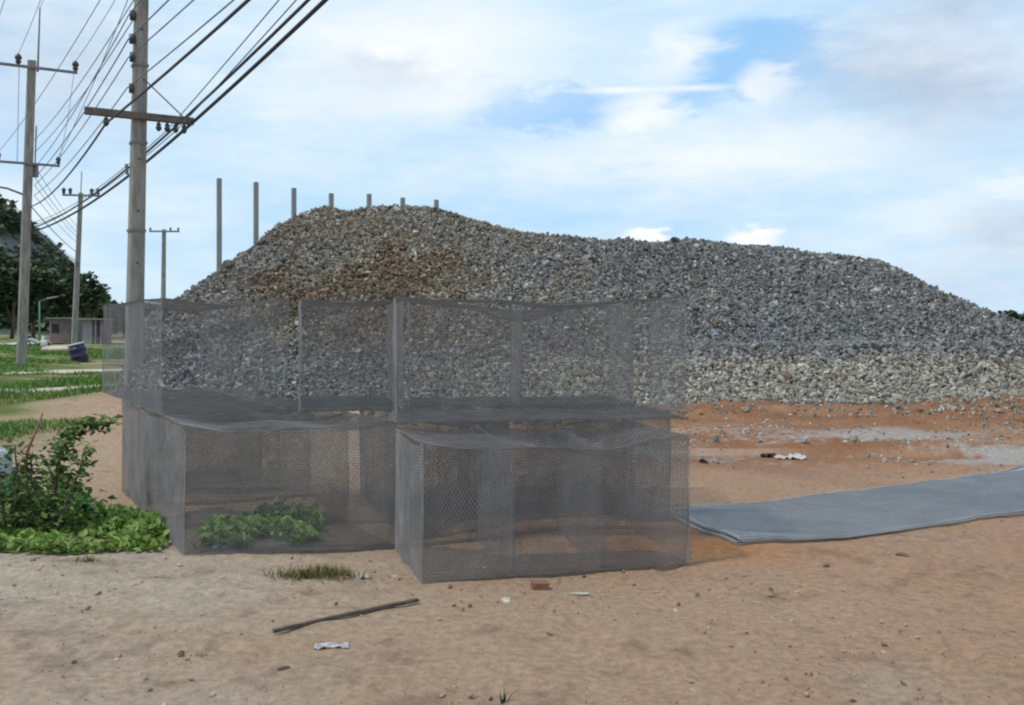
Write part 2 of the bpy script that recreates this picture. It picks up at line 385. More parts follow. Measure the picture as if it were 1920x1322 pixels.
px_ = np.concatenate([px_, sx_]); py_ = np.concatenate([py_, sy_]); pz_ = np.concatenate([pz_, sz_]); C = np.vstack([C, sc_])
S = np.concatenate([S, 0.018 + 0.06 * rng.random(n_) ** 3])
rv, rf, rc = rocks(np.column_stack([px_, py_, pz_ + S * (0.1 + 0.5 * rng.random(len(S)))]), S, np.clip(C, 0.03, 0.6))
n0 = len(PV[0])
me = np_mesh('rock_pile', np.vstack(PV + [rv]), [PF4, rf + n0], M['stone'], np.vstack(PC + [rc]))
tag(link('rock_pile', me), 'huge heap of broken grey rock with brown earth behind the wire baskets', 'rock pile', kind='stuff')

# loose stones that rolled away from the heap
cand = []
for k in range(46):
    u = rng.random()
    cand.append((rng.uniform(1290, 1900), 800 + 60 * u * u + rng.uniform(-28, 10)) if k > 20 else (rng.uniform(1430, 1620), rng.uniform(785, 835)))
for k, (a, b) in enumerate(cand):
    p = on(a, b); s = 0.030 + 0.05 * rng.random() ** 2
    T_ = ROCKS[k % 24] * s
    Rm = quat_mats(1)[0]; v = T_ @ Rm.T; v[:, 2] -= v[:, 2].min() + s * 0.25
    c = np.array([0.38, 0.36, 0.33]) * rng.uniform(0.7, 1.25)
    o = link('stone', np_mesh('stone', v, [icoF], M['stone'], np.repeat(c[None], 12, 0)), loc=p)
    tag(o, 'small loose pale grey stone on the red soil before the rock pile', 'stone', 'loose stones on the red soil')

# fine gravel and clods over the dirt yard
N = 5500
d = 3.2 + 16 * rng.random(N) ** 1.6; a = rng.uniform(-0.58, 0.58, N)
gx_, gy_ = a * d, d
k = (fbm(gx_ * 0.6, gy_ * 0.8, 301, 3) + 0.05 + 0.4 * rng.random(N) > 0.25) & ~((gx_ < -2) & (gy_ > 7.1))
gx_, gy_ = gx_[k], gy_[k]
S = 0.003 + 0.018 * rng.random(len(gx_)) ** 5 + 0.0008 * gy_
C = np.clip(soilcol(gx_, gy_) * rng.uniform(0.5, 1.2, (len(gx_), 1)), 0.03, 0.6)
n_ = 4500
rx_ = rng.uniform(1.5, 10, n_); ry_ = 11.6 + 6.2 * rng.random(n_)
kk = fbm(rx_ * 0.5, ry_ * 1.1, 431, 3) + 0.5 * np.exp(-((rx_ - 3.5) / 1.8) ** 2 - ((ry_ - 15.6) / 1.0) ** 2) > 0.12
rx_, ry_ = rx_[kk], ry_[kk]
gx_ = np.concatenate([gx_, rx_]); gy_ = np.concatenate([gy_, ry_]); S = np.concatenate([S, 0.010 + 0.032 * rng.random(len(rx_)) ** 3])
C = np.vstack([C, np.array([0.37, 0.345, 0.32]) * rng.uniform(0.5, 1.25, (len(rx_), 1))])
gv, gf, gcol = rocks(np.column_stack([gx_, gy_, height(gx_, gy_) + S * 0.2]), S, C)
tag(link('gravel', np_mesh('gravel', gv, [gf], M['stone'], gcol)), 'fine gravel and dirt crumbs strewn over the sandy yard', 'gravel', kind='stuff')

# ------------------------------------------------------------------ gabion baskets: woven hexagonal wire
def hex_edges(w, h, D):
    s = D / math.sqrt(3); E = []
    ry = 1.5 * s; nxm = int(w / D) + 2; nym = int(h / ry) + 2
    for j in range(-1, nym):
        off = (j % 2) * D / 2
        for i_ in range(-1, nxm):
            cx = i_ * D + off; cy = j * ry
            p0 = (cx + D / 2, cy - s / 2); p1 = (cx + D / 2, cy + s / 2); p2 = (cx, cy + s); p3 = (cx - D / 2, cy + s / 2)
            E += [(p0, p1), (p1, p2), (p2, p3)]
    E = np.array(E)
    m = (E[:, :, 0].min(1) < w) & (E[:, :, 0].max(1) > 0) & (E[:, :, 1].min(1) < h) & (E[:, :, 1].max(1) > 0)
    E = E[m]; E[:, :, 0] = np.clip(E[:, :, 0], 0, w); E[:, :, 1] = np.clip(E[:, :, 1], 0, h)
    return E[np.linalg.norm(E[:, 0] - E[:, 1], axis=1) > 1e-4]
def sweep3(P0, P1, r):
    """three-sided wires between point arrays"""
    t = P1 - P0; t /= np.linalg.norm(t, axis=1)[:, None]
    ref = np.where(np.abs(t[:, 2:3]) > 0.9, np.array([[1.0, 0.1, 0]]), np.array([[0, 0, 1.0]]))
    a = np.cross(ref, t); a /= np.linalg.norm(a, axis=1)[:, None]; b = np.cross(t, a)
    V = []
    for P in (P0, P1):
        for k in range(3):
            w = 2 * math.pi * k / 3 + 0.5
            V.append(P + r * (math.cos(w) * a + math.sin(w) * b))
    V = np.stack(V, 1).reshape(-1, 3); n = 6 * np.arange(len(P0))[:, None]
    F = np.concatenate([n + np.array([[k, (k + 1) % 3, 3 + (k + 1) % 3, 3 + k]]) for k in range(3)])
    return V, F
WIRE, CELL = 0.00125, 0.0245
def panel_mesh(w, h, fn, D=CELL, r=WIRE, rs=0.0023, m=None, fn2=None):
    """fn maps panel (u,v) arrays to xyz; selvedge wire runs round the rim"""
    E = hex_edges(w, h, D)
    V, F = sweep3(fn(E[:, 0, 0], E[:, 0, 1]), fn(E[:, 1, 0], E[:, 1, 1]), r)
    if fn2 is not None:      # the folded flap lying against the panel
        v2, f2 = sweep3(fn2(E[:, 0, 0], E[:, 0, 1]), fn2(E[:, 1, 0], E[:, 1, 1]), r)
        F = np.vstack([F, f2 + len(V)]); V = np.vstack([V, v2])
    rim = []
    for (a, b) in (((0, 0), (w, 0)), ((w, 0), (w, h)), ((w, h), (0, h)), ((0, h), (0, 0))):
        k = max(4, int(max(abs(a[0] - b[0]), abs(a[1] - b[1])) / 0.12)); t = np.linspace(0, 1, k + 1)
        u = a[0] + (b[0] - a[0]) * t; v = a[1] + (b[1] - a[1]) * t
        P = fn(u, v); rim.append(sweep3(P[:-1], P[1:], rs))
    Vs = [V]; Fs = [F]; n = len(V)
    for v, f in rim: Vs.append(v); Fs.append(f + n); n += len(v)
    return np_mesh('panel', np.vstack(Vs), [np.vstack(Fs)], m or M['wire'])
def basket(corner, th, w, d, z, label, h=0.92, sag=0.05, ndia=1, seed=0, lid=True, shear=0.0, r=WIRE, dbl=False):
    root = empty('gabion_basket', (corner[0], corner[1], z), R(th))
    tag(root, label, 'wire basket', 'empty wire gabion baskets standing in two tiers')
    rs = random.Random(seed); ph = rs.random() * 6
    def bow(u, L, a): return a * np.sin(np.pi * np.clip(u / L, 0, 1)) * (0.8 + 0.3 * np.sin(5 * u + ph))
    sf = sag * rs.uniform(0.7, 1.3); sb = sag * rs.uniform(0.5, 1.0); be = 0.025 * rs.uniform(-1, 1)
    def wall(y0, a, s):
        return lambda u, v: np.column_stack([u, y0 + bow(u, w, a) * (v / h), v - bow(u, w, s) * (v / h) ** 3])
    def side(x0, a, s):
        return lambda u, v: np.column_stack([x0 + bow(u, d, a) * (v / h), u, v - bow(u, d, s) * (v / h) ** 3])
    def flat(z0, s0, s1, s2):
        def f(u, v):
            t = v / d
            return np.column_stack([u, v, z0 - bow(u, w, 1) * (s0 * (1 - t) + s1 * t + s2 * np.sin(np.pi * t))])
        return f
    cnt = [seed * 31]
    def pm(a, b_, fn, dbl=False):
        cnt[0] += 7; c_ = cnt[0]
        def g(u, v, sh=0.0):
            P = fn(u, v)
            P[:, 0] += 0.022 * fbm(u * 1.6 + c_, v * 1.6, 701, 3) + sh; P[:, 1] += 0.026 * fbm(u * 1.6, v * 1.6 + c_, 707, 3) + sh * 0.8
            P[:, 2] = np.maximum(0.006, P[:, 2] + 0.014 * fbm(u * 2.0 + c_, v * 2.0 + 3, 709, 3))
            P[:, 0] -= shear * P[:, 1]; return P
        def g2(u, v):
            P = g(u + 0.013, v + 0.008); k = fbm(u * 2.2 + c_, v * 2.2, 719, 3)
            P[:, 0] += 0.012 * k; P[:, 1] += 0.016 + 0.02 * k; P[:, 2] += 0.012 * k; return P
        return panel_mesh(a, b_, g, r=r, fn2=g2 if dbl else None)
    link('front_panel', pm(w, h, wall(0, be - 0.02, sf), dbl), root)
    link('back_panel', pm(w, h, wall(d, -be, sb), dbl), root)
    link('side_panel', pm(d, h, side(0, be, sag * 0.7)), root)
    link('side_panel', pm(d, h, side(w, -be, sag * 0.7)), root)
    link('base_panel', pm(w, d, flat(0.012, 0, 0, 0)), root)
    if lid: link('lid_panel', pm(w, d, flat(h, sf, sb, sag * 0.8)), root)
    for q in range(ndia):
        t = (q + 1) / (ndia + 1)
        if w >= d: link('divider_panel', pm(d, h, side(w * t, 0.02, sag)), root)
        else: link('divider_panel', pm(w, h, wall(d * t, 0.02, sag), dbl), root)
    return root
Z2 = 0.945
LO = 0.0016
basket((-2.33, 7.14), 8, 1.50, 2.9, 0.02, 'long empty wire basket of the lower tier, leftmost, standing among green weeds', sag=0.07, ndia=2, seed=1, shear=0.38, dbl=True, r=LO)
basket((-0.75, 7.62), 20, 0.76, 2.0, 0.02, 'lower empty wire basket squeezed between the weed-filled one and the big one at front', sag=0.05, ndia=1, seed=2, dbl=True, r=LO)
basket((-0.57, 6.35), 16, 1.85, 1.0, 0.02, 'wide empty wire basket on the ground nearest the camera, by the broken brick', h=0.88, sag=0.08, ndia=2, seed=3, dbl=True, r=LO)
basket((0.0, 7.94), 16, 1.36, 1.0, 0.02, 'lower empty wire basket just behind the wide front one', sag=0.04, ndia=1, seed=4, dbl=True, r=LO)
basket((-0.26, 8.96), 16, 1.45, 1.0, 0.02, 'lower wire basket in the third row behind the wide front one', sag=0.03, ndia=1, seed=10)
basket((-3.50, 10.05), 30, 1.0, 1.0, 0.02, 'short lower wire basket farthest back at the left end', sag=0.03, ndia=0, seed=5)
basket((-2.73, 7.84), 30, 1.0, 3.1, Z2, 'long upper wire basket at the left end, in front of the concrete pole', sag=0.04, ndia=1, seed=6, r=0.0009)
basket((-1.72, 8.16), 12, 0.84, 1.6, Z2, 'upper wire basket in the middle of the stack, between its two longer neighbours', sag=0.04, ndia=2, seed=7)
basket((-0.84, 7.22), 7, 2.15, 1.0, Z2, 'wide upper wire basket set back on top of the front one', sag=0.05, ndia=0, seed=8, r=0.0014)
basket((-0.88, 8.60), 6, 1.95, 1.0, Z2, 'upper wire basket at the back, its sagging lid in front of the rock pile', sag=0.10, ndia=1, seed=9, r=0.0014)

# the flat stack of folded mesh on the right
c0 = on(1385, 1022); c1 = on(1240, 962); c2 = on(1950, 957)
e1 = (c1 - c0)[:2]; wS = np.linalg.norm(e1); e1 = e1 / wS
e2 = (c2 - c0)[:2]; lS = np.linalg.norm(e2) + 2.4; e2 = e2 / np.linalg.norm(e2)
SV = []; SF = []; n = 0
Es0 = hex_edges(lS, wS, 0.0235); Es1 = hex_edges(wS, lS, 0.0215)[:, :, ::-1]
for q in range(6):
    du, dv, rz = rng.uniform(-0.03, 0.03), rng.uniform(-0.025, 0.025), rng.uniform(-0.02, 0.02)
    Es = Es1 if q % 2 else Es0
    def fn(u, v, q=q, du=du, dv=dv, rz=rz):
        uu = u + du + rz * v; vv = v + dv - rz * u
        xx = c0[0] + e2[0] * uu + e1[0] * vv; yy = c0[1] + e2[1] * uu + e1[1] * vv
        gzz = height(xx, yy)
        wav = 0.004 * np.sin(1.7 * uu + 0.35 * q) + 0.012 * np.exp(-((uu) / 0.5) ** 2) * np.sin(2 * vv + 1) * (q > 3)
        return np.column_stack([xx, yy, gzz + 0.006 + 0.0060 * q + wav])
    v, f = sweep3(fn(Es[:, 0, 0], Es[:, 0, 1]), fn(Es[:, 1, 0], Es[:, 1, 1]), 0.00145)
    SV.append(v); SF.append(f + n); n += len(v)
    for (a, b) in (((0, 0), (lS, 0)), ((lS, 0), (lS, wS)), ((lS, wS), (0, wS)), ((0, wS), (0, 0))):
        t = np.linspace(0, 1, 40); P = fn(a[0] + (b[0] - a[0]) * t, a[1] + (b[1] - a[1]) * t)
        v, f = sweep3(P[:-1], P[1:], 0.0055); SV.append(v); SF.append(f + n); n += len(v)
tag(link('mesh_sheet_stack', np_mesh('mesh_sheet_stack', np.vstack(SV), [np.vstack(SF)], M['stackw'])),
    'flat blue grey stack of unfolded wire mesh sheets lying on the dirt', 'mesh stack')

# ------------------------------------------------------------------ poles and cables
def insul(mb, p, s=1.0, up=1):
    p = np.array(p, float)
    mb.lathe([(0.02 * s, 0), (0.05 * s, 0.03 * s), (0.065 * s, 0.07 * s), (0.045 * s, 0.10 * s), (0.075 * s, 0.13 * s), (0.07 * s, 0.18 * s), (0.04 * s, 0.22 * s), (0.015 * s, 0.24 * s)], p, 10, (0, 0, up))
PD = np.array([-0.515, 0.857, 0.0]); PU = np.array([0.857, 0.515, 0.0]); ZZ = np.array([0, 0, 1.0])
def pole(base, h, w0, w1, lean, label):
    root = empty('utility_pole', base); tag(root, label, 'utility pole', 'concrete utility poles along the road')
    top = np.array([lean[0] * h, lean[1] * h, h])
    b = MB(); b.prism((0, 0, -0.3), top, PU, None, w0 / 2, w0 / 2, w1 / 2, w1 / 2, 0.22); b.build('shaft', M['concrete'], root)
    return root, (lambda z: np.array([lean[0] * z, lean[1] * z, z]))
def arm(root, c, half, th, m, dirv=PU, off=0.16):
    c = np.array(c) - PD * off
    b = MB(); b.prism(c - dirv * half, c + dirv * half, ZZ, None, th / 2, th / 2, th / 2, th / 2, 0.15); return b.build('crossarm', M[m], root), c
# nearest pole
B1 = np.array([-7.36, 19.5, 0.0]); B1[2] = hz(B1[0], B1[1]) - 0.02
r1, at1 = pole(B1, 12.0, 0.32, 0.19, (0.0215, 0), 'tall weathered concrete utility pole rising behind the left wire baskets')
_, c = arm(r1, at1(5.42), 1.0, 0.135, 'armwood'); A1 = B1 + c
b = MB(); b.tube([at1(6.15) - PD * 0.14 + PU * 0.05, c + PU * 0.82 + ZZ * 0.06], 0.014, 6); b.build('brace', M['steel'], r1)
for q in (-0.62, 0.34, 0.5, 0.66, 0.82):
    b = MB(); insul(b, c + PU * q - ZZ * 0.08, 0.75, -1); b.build('insulator', M['dark'], r1, True)
for z in (6.9, 6.55, 5.95, 7.35):
    p = at1(z) - PU * 0.17 - PD * 0.1
    b = MB(); b.tube([p - ZZ * 0.09, p + ZZ * 0.09], 0.055 if z > 6.6 else 0.04, 8); b.tube([at1(z) - PD * 0.1, p], 0.02, 6); b.build('cable_clamp', M['dark'], r1, True)
b = MB(); b.tube([at1(7.73) - PU * 0.1, at1(7.74) - PU * 0.6, at1(7.76) - PU * 1.3, at1(7.80) - PU * 1.7], 0.035, 8); la = b.build('lamp_arm', M['steel'], r1, True)
b = MB(); b.prism(at1(7.80) - PU * 1.65, at1(7.84) - PU * 2.3, ZZ, None, 0.05, 0.1, 0.035, 0.07, 0.4); b.build('lamp_head', M['palerim'], la)
b = MB(); b.tube([at1(4.3) - PU * 0.19, at1(4.5) - PU * 0.21], 0.03, 6); b.build('steel_band', M['steel'], r1)
for z in (3.2, 4.9, 6.4):
    b = MB(); b.prism(at1(z), at1(z + 0.05), PU, None, 0.172 - 0.004 * z, 0.172 - 0.004 * z, 0.172 - 0.004 * z, 0.172 - 0.004 * z, 0.22); b.build('steel_band', M['steel'], r1)
for z in (2.6, 3.6, 4.6, 7.1):
    b = MB(); b.tube([at1(z) - PD * 0.1, at1(z) - PD * 0.175], 0.018, 6); b.build('bolt', M['dark'], r1)
_, ch = arm(r1, at1(11.5), 1.5, 0.12, 'steel'); H1 = B1 + ch
for q in (-1.35, 1.35):
    b = MB(); insul(b, ch + PU * q + ZZ * 0.06, 1.3); b.build('insulator', M['dark'], r1, True)
# second pole
B2 = np.array([-19.05, 39.0, 0.0]); B2[2] = hz(B2[0], B2[1])
r2, at2 = pole(B2, 11.8, 0.36, 0.30, (0.035, 0), 'concrete utility pole with two steel crossarms at the left edge')
_, ch2 = arm(r2, at2(11.5), 1.62, 0.10, 'steel', off=0.2); H2 = B2 + ch2
for q in (-1.55, -0.48, 1.55):
    b = MB(); insul(b, ch2 + PU * q + ZZ * 0.05, 1.75); b.build('insulator', M['dark'], r2, True)
_, cl2 = arm(r2, at2(7.78), 1.10, 0.09, 'steel', off=0.2); L2 = B2 + cl2
for q in (-1.05, 1.05):
    b = MB(); insul(b, cl2 + PU * q + ZZ * 0.05, 1.3); b.build('insulator', M['dark'], r2, True)
b = MB(); b.tube([at2(11.4) + PU * 0.22, at2(13.9) + PU * 0.22], [0.04, 0.025], 6); b.build('lightning_rod', M['steel'], r2)
b = MB(); b.tube([at2(7.3) + PU * 0.24, at2(9.3) + PU * 0.24], 0.025, 6); b.build('pipe', M['steel'], r2)
b = MB(); b.box((-0.1, -0.1, 0), (0.1, 0.1, 0.5)); b.build('junction_box', M['steel'], r2, loc=at2(7.3) + PU * 0.25)
b = MB()
b.tube([ch2 + PU * 1.5, (ch2 + PU * 1.5 + cl2 + PU * 1.05) / 2 + PU * 0.06, cl2 + PU * 1.05], 0.012, 4); b.tube([ch2 - PU * 0.45, cl2 - PU * 0.4], 0.012, 4)
b.build('drop_wire', M['thin'], r2)
b = MB(); b.tube([at2(6.55), at2(6.8) - PU * 0.7, at2(6.9) - PU * 1.7], 0.04, 6); la = b.build('lamp_arm', M['steel'], r2, True)
b = MB(); b.prism(at2(6.9) - PU * 1.6, at2(6.92) - PU * 2.3, ZZ, None, 0.06, 0.12, 0.04, 0.08, 0.4); b.build('lamp_head', M['palerim'], la)
# third and fourth pole
B3 = np.array([-32.7, 75.0, 0.0]); B3[2] = hz(B3[0], B3[1])
r3, at3 = pole(B3, 11.4, 0.42, 0.30, (0.045, 0), 'pale concrete utility pole with one short crossarm beside the small brown hut')
_, c3 = arm(r3, at3(11.2), 1.3, 0.14, 'steel', np.array([0.98, 0.2, 0])); A3 = B3 + c3
for q in (-1.2, -0.75, 0.75, 1.2):
    b = MB(); insul(b, c3 + np.array([0.98, 0.2, 0]) * q + ZZ * 0.07, 2.0); b.build('insulator', M['dark'], r3, True)
b = MB(); b.tube([at3(11.2), at3(13.0)], 0.035, 6); b.build('lightning_rod', M['steel'], r3)
B4 = np.array([-34.4, 99.0, 0.0]); B4[2] = hz(B4[0], B4[1])
r4, at4 = pole(B4, 11.1, 0.46, 0.34, (0.01, 0), 'distant concrete utility pole with one crossarm, right of the nearest pole')
_, c4 = arm(r4, at4(10.9), 1.45, 0.16, 'steel', np.array([1, 0.05, 0])); A4 = B4 + c4
for q in (-1.35, 0.6, 1.35):
    b = MB(); insul(b, c4 + np.array([1, 0.05, 0]) * q + ZZ * 0.06, 1.4); b.build('insulator', M['dark'], r4, True)

def span(p, q, sag, n=14):
    t = np.linspace(0, 1, n)[:, None]; P = np.array(p) * (1 - t) + np.array(q) * t
    P[:, 2] -= 4 * sag * (t * (1 - t))[:, 0]; return list(P)
O0 = np.array([4.06, 0.6, 0.0])
def cable(name, pts_spec, r, m, label, cat='cable'):
    P = []
    for (p, q, s) in pts_spec:
        sp = span(p, q, s); P += sp if not P else sp[1:]
    b = MB(); b.tube(P, r * (1.0 if r < 0.015 else 1.1), 5); o = b.build(name, M[m], smooth=True)
    tag(o, label, cat, 'overhead cables strung between the poles'); return o
low = [  # offset along the arm at the near pole, drop, end on second pole height, radius, start height, label
    (0.88, 0.10, 5.35, 0.024, 7.2, 'thick black overhead cable at the crossarm end, upper of the heavy pair'),
    (0.97, -0.04, 5.20, 0.030, 7.1, 'thickest black overhead cable, lower of the heavy pair at the right end of the crossarm'),
    (-0.62, -0.22, 6.15, 0.020, 5.2, 'black overhead cable passing just behind the nearest pole, hung under the crossarm left half'),
    (0.50, -0.22, 5.55, 0.010, 7.8, 'thin grey overhead wire under the middle of the crossarm'),
    (0.66, -0.22, 5.45, 0.010, 7.6, 'thin grey overhead wire next to the heavy pair'),
]
for q, dz, z2, r, z0, lab in low:
    p1 = A1 + PU * q + ZZ * dz
    if q == -0.62: p1 = A1 + PU * q + ZZ * -0.2
    p2 = B2 + at2(z2) + PU * (0.2 + 0.1 * q) - PD * 0.15
    p3 = B3 + at3(z2 + 0.8) + PU * 0.1 * q
    p0 = O0 + PU * q; p0[2] = z0
    cable('overhead_cable', [(p0, p1, 0.15), (p1, p2, 0.30), (p2, p3, 0.15)], r, 'cable' if r > 0.015 else 'thin', lab)
for z, r, z2, z0, lab in ((7.35, 0.012, 7.7, 7.2, 'uppermost thin wire of the clamp row on the nearest pole'), (6.88, 0.014, 7.3, 6.1, 'grey wire held by the large dark clamp on the nearest pole'),
                          (6.52, 0.012, 7.0, 5.7, 'thin wire held by the second clamp down on the nearest pole'), (5.95, 0.012, 6.6, 5.4, 'thin wire held by the lowest clamp above the crossarm')):
    p1 = B1 + at1(z) - PU * 0.24 - PD * 0.1
    p2 = B2 + at2(z2) + PU * 0.25; p3 = B3 + at3(z2 + 1.0)
    p0 = O0 - PU * 0.2; p0 = np.array([p0[0], p0[1], z0])
    cable('overhead_wire', [(p0, p1, 0.1), (p1, p2, 0.22), (p2, p3, 0.15)], r, 'thin', lab)
for q, lab in ((-1.35, 'thin high wire at the far left top of the photo'), (1.35, 'thin high wire from the right insulator of the second pole up to the top')):
    p1 = H1 + PU * q + ZZ * 0.35; p2 = H2 + PU * q * 1.15 + ZZ * 0.45
    p0 = O0 + PU * q + ZZ * 12.3; p3 = A3 + np.array([0.98, 0.2, 0]) * q * 0.85 + ZZ * 0.5
    cable('overhead_wire', [(p0, p1, 0.2), (p1, p2, 0.35)], 0.011, 'thin', lab)
for q, z1, lab in ((-0.48, 11.9, 'thin high wire from the left insulator of the second pole'), (0.2, 13.7, 'thin guard wire from the tip of the lightning rod')):
    p1 = H1 + PU * q + ZZ * (z1 - 11.5 + 0.3)
    p2 = (H2 + PU * q + ZZ * 0.45) if q < 0 else B2 + at2(13.9) + PU * 0.22
    p3 = (B3 + at3(13.0)) if q > 0 else A3 - np.array([0.98, 0.2, 0]) * 0.75 + ZZ * 0.5
    cable('overhead_wire', [(p1, p2, 0.35)], 0.010, 'thin', lab)
for q, lab in ((-1.05, 'thin wire from the left end of the lower crossarm'), (1.05, 'thin wire from the right end of the lower crossarm')):
    p1 = B1 + at1(8.9 + 0.3 * q) + PU * q * 0.25
    p2 = L2 + PU * q + ZZ * 0.35; p3 = A3 + ZZ * -0.6 + PU * q * 0.3
    cable('overhead_wire', [(p1, p2, 0.25)], 0.010, 'thin', lab)
    p0 = O0 + PU * q * 0.3 + ZZ * 10.2
    cable('overhead_wire', [(p0, p1, 0.1)], 0.010, 'thin', lab.replace('thin wire from', 'thin wire towards the camera, in line with'))
for q, z1, z0, lab in ((0.15, 8.25, 9.6, 'thin wire crossing the sky right of the nearest pole, second from the top'), (0.1, 7.75, 9.3, 'thin wire crossing the sky right of the nearest pole, third from the top')):
    p1 = B1 + at1(z1) + PU * q; p0 = O0 + PU * q + ZZ * (z0 - 2.6); p2 = B2 + at2(z1 + 0.5) + PU * 0.2
    cable('overhead_wire', [(p0, p1, 0.1), (p1, p2, 0.25)], 0.012, 'thin', lab)

# row of seven bare concrete posts beyond the heap
ordn = ['first and tallest-looking', 'second', 'third', 'fourth', 'fifth', 'sixth', 'last and rightmost']
for k, (px, py, d) in enumerate(((411, 335, 60), (480, 342, 61.7), (551, 353, 63.4), (621, 363, 65.1), (692, 364, 66.8), (755, 371, 68.5), (818, 375, 70.2))):
    t = ap(px, py, d); z0 = hz(t[0], t[1])
    b = MB(); w = 0.15
    b.prism((0, 0, -0.5), (0, 0, t[2] - z0), (0.93, 0.37, 0), None, w, w, w * 0.96, w * 0.96, 0.15)
    b.prism((0, 0, t[2] - z0), (0.02, 0, t[2] - z0 + 0.03), (0.93, 0.37, 0), None, w * 0.5, w * 0.5, w * 0.35, w * 0.3, 0.3)
    o = b.build('concrete_post', M['post'], loc=(t[0], t[1], z0), rot=(0, 0, 0))
    tag(o, f'bare grey concrete post beyond the rock heap, {ordn[k]} from the left', 'post', 'row of concrete posts behind the heap')

# ------------------------------------------------------------------ plants
leafT = np.array([(0, 0, 0), (0.32, 0.42, 0.10), (0, 0.5, 0), (-0.32, 0.42, 0.10), (0.16, 0.8, 0.05), (-0.16, 0.8, 0.05), (0, 1, -0.04)])
leafF = np.array([(0, 1, 2), (0, 2, 3), (1, 4, 2), (3, 2, 5), (2, 4, 6), (2, 6, 5)])
def leaves(P, size, C, tilt=(0.1, 0.9), dirs=None, wid=1.0):
    n = len(P); az = rng.uniform(0, 2 * np.pi, n) if dirs is None else dirs
    el = rng.uniform(*tilt, n); ro = rng.normal(0, 0.35, n)
    f = np.column_stack([np.cos(az) * np.cos(el), np.sin(az) * np.cos(el), np.sin(el)])
    s = np.cross(f, [0, 0, 1.0]); s /= np.linalg.norm(s, axis=1)[:, None] + 1e-9; u = np.cross(s, f)
    s2 = s * np.cos(ro)[:, None] + u * np.sin(ro)[:, None]; u2 = -s * np.sin(ro)[:, None] + u * np.cos(ro)[:, None]
    V = P[:, None] + size[:, None, None] * (leafT[None, :, 0:1] * wid * s2[:, None] + leafT[None, :, 1:2] * f[:, None] + leafT[None, :, 2:3] * u2[:, None])
    F = (leafF[None] + 7 * np.arange(n)[:, None, None]).reshape(-1, 3)
    return V.reshape(-1, 3), F, np.repeat(C, 7, 0)
def greens(n, a, b, v=0.25):
    t = rng.random((n, 1)); return np.clip((np.array(a) * (1 - t) + np.array(b) * t) * rng.uniform(1 - v, 1 + v, (n, 1)), 0.005, 0.5)
def patch(name, poly_px, n, label, a, b, size=(0.05, 0.11), hmax=0.16, cat='weeds', thr=-0.15, fq=2.2):
    pts = np.array([on(*p)[:2] for p in poly_px]); lo = pts.min(0); hi = pts.max(0)
    P = rng.uniform(lo, hi, (n * 4, 2)); ins = np.zeros(len(P), bool); j = len(pts) - 1
    for i_ in range(len(pts)):
        xi, yi = pts[i_]; xj, yj = pts[j]
        c = ((yi > P[:, 1]) != (yj > P[:, 1])) & (P[:, 0] < (xj - xi) * (P[:, 1] - yi) / (yj - yi + 1e-12) + xi)
        ins ^= c; j = i_
    dens = fbm(P[:, 0] * fq, P[:, 1] * fq, 401, 4)
    P = P[ins & (dens > thr)][:n]; dd = fbm(P[:, 0] * fq, P[:, 1] * fq, 401, 4)
    z = height(P[:, 0], P[:, 1]) + rng.random(len(P)) ** 1.3 * hmax * (0.35 + sst(-0.2, 0.4, dd))
    sz = rng.uniform(size[0], size[1], len(P))
    v, f, c = leaves(np.column_stack([P, z]), sz, greens(len(P), a, b), (0.0, 0.95))
    return tag(link(name, np_mesh(name, v, [f], M['leaf'], c)), label, cat, kind='stuff')
patch('creeping_weeds', [(-60, 1036), (120, 1042), (300, 1036), (318, 1005), (270, 975), (215, 962), (150, 960), (60, 985), (-60, 985)], 4200,
      'bright green creeping weeds along the edge of the sandy track at left', (0.12, 0.22, 0.04), (0.31, 0.42, 0.12), thr=-0.34, hmax=0.11, size=(0.035, 0.085), fq=3.6)
patch('basket_weeds', [(368, 1034), (480, 1031), (585, 1024), (610, 1000), (560, 965), (470, 974), (395, 1000)], 1300,
      'green leafy weeds growing inside the leftmost lower basket', (0.13, 0.25, 0.06), (0.28, 0.42, 0.12), hmax=0.10, thr=-0.06, fq=4.0)
patch('dark_creepers', [(-60, 1000), (60, 1000), (190, 985), (215, 965), (160, 935), (60, 940), (-60, 930)], 1000,
      'dark green creepers at the foot of the leafy shrub', (0.04, 0.11, 0.03), (0.10, 0.22, 0.06), hmax=0.25)
# dry tuft and blades
def blades(P, L, W, C, lean=0.5):
    n = len(P); az = rng.uniform(0, 2 * np.pi, n); d_ = np.column_stack([np.cos(az), np.sin(az), np.zeros(n)]); s = np.column_stack([-np.sin(az), np.cos(az), np.zeros(n)])
    k = rng.uniform(0.1, lean, n)[:, None] * L[:, None]; up = np.array([[0, 0, 1.0]])
    m = P + up * L[:, None] * 0.55 + d_ * k * 0.35; t = P + up * L[:, None] * 0.9 + d_ * k
    w = s * W[:, None]
    V = np.stack([P - w, P + w, m + w * 0.7, m - w * 0.7, t], 1).reshape(-1, 3); b_ = 5 * np.arange(n)[:, None]
    F = np.vstack([b_ + np.array([[0, 1, 2]]), b_ + np.array([[0, 2, 3]]), b_ + np.array([[3, 2, 4]])])
    return V, F, np.repeat(C, 5, 0)
def tuft(px, py, rx, ry, n, L, label, a, b, name='grass_tuft'):
    c = on(px, py); P = np.column_stack([c[0] + rng.normal(0, rx, n), c[1] + rng.normal(0, ry, n), np.zeros(n)])
    P[:, 2] = height(P[:, 0], P[:, 1]) - 0.01
    v, f, c_ = blades(P, rng.uniform(0.4, 1, n) * L, np.full(n, 0.004), greens(n, a, b), 1.3)
    tag(link(name, np_mesh(name, v, [f], M['leaf'], c_)), label, 'grass tuft')
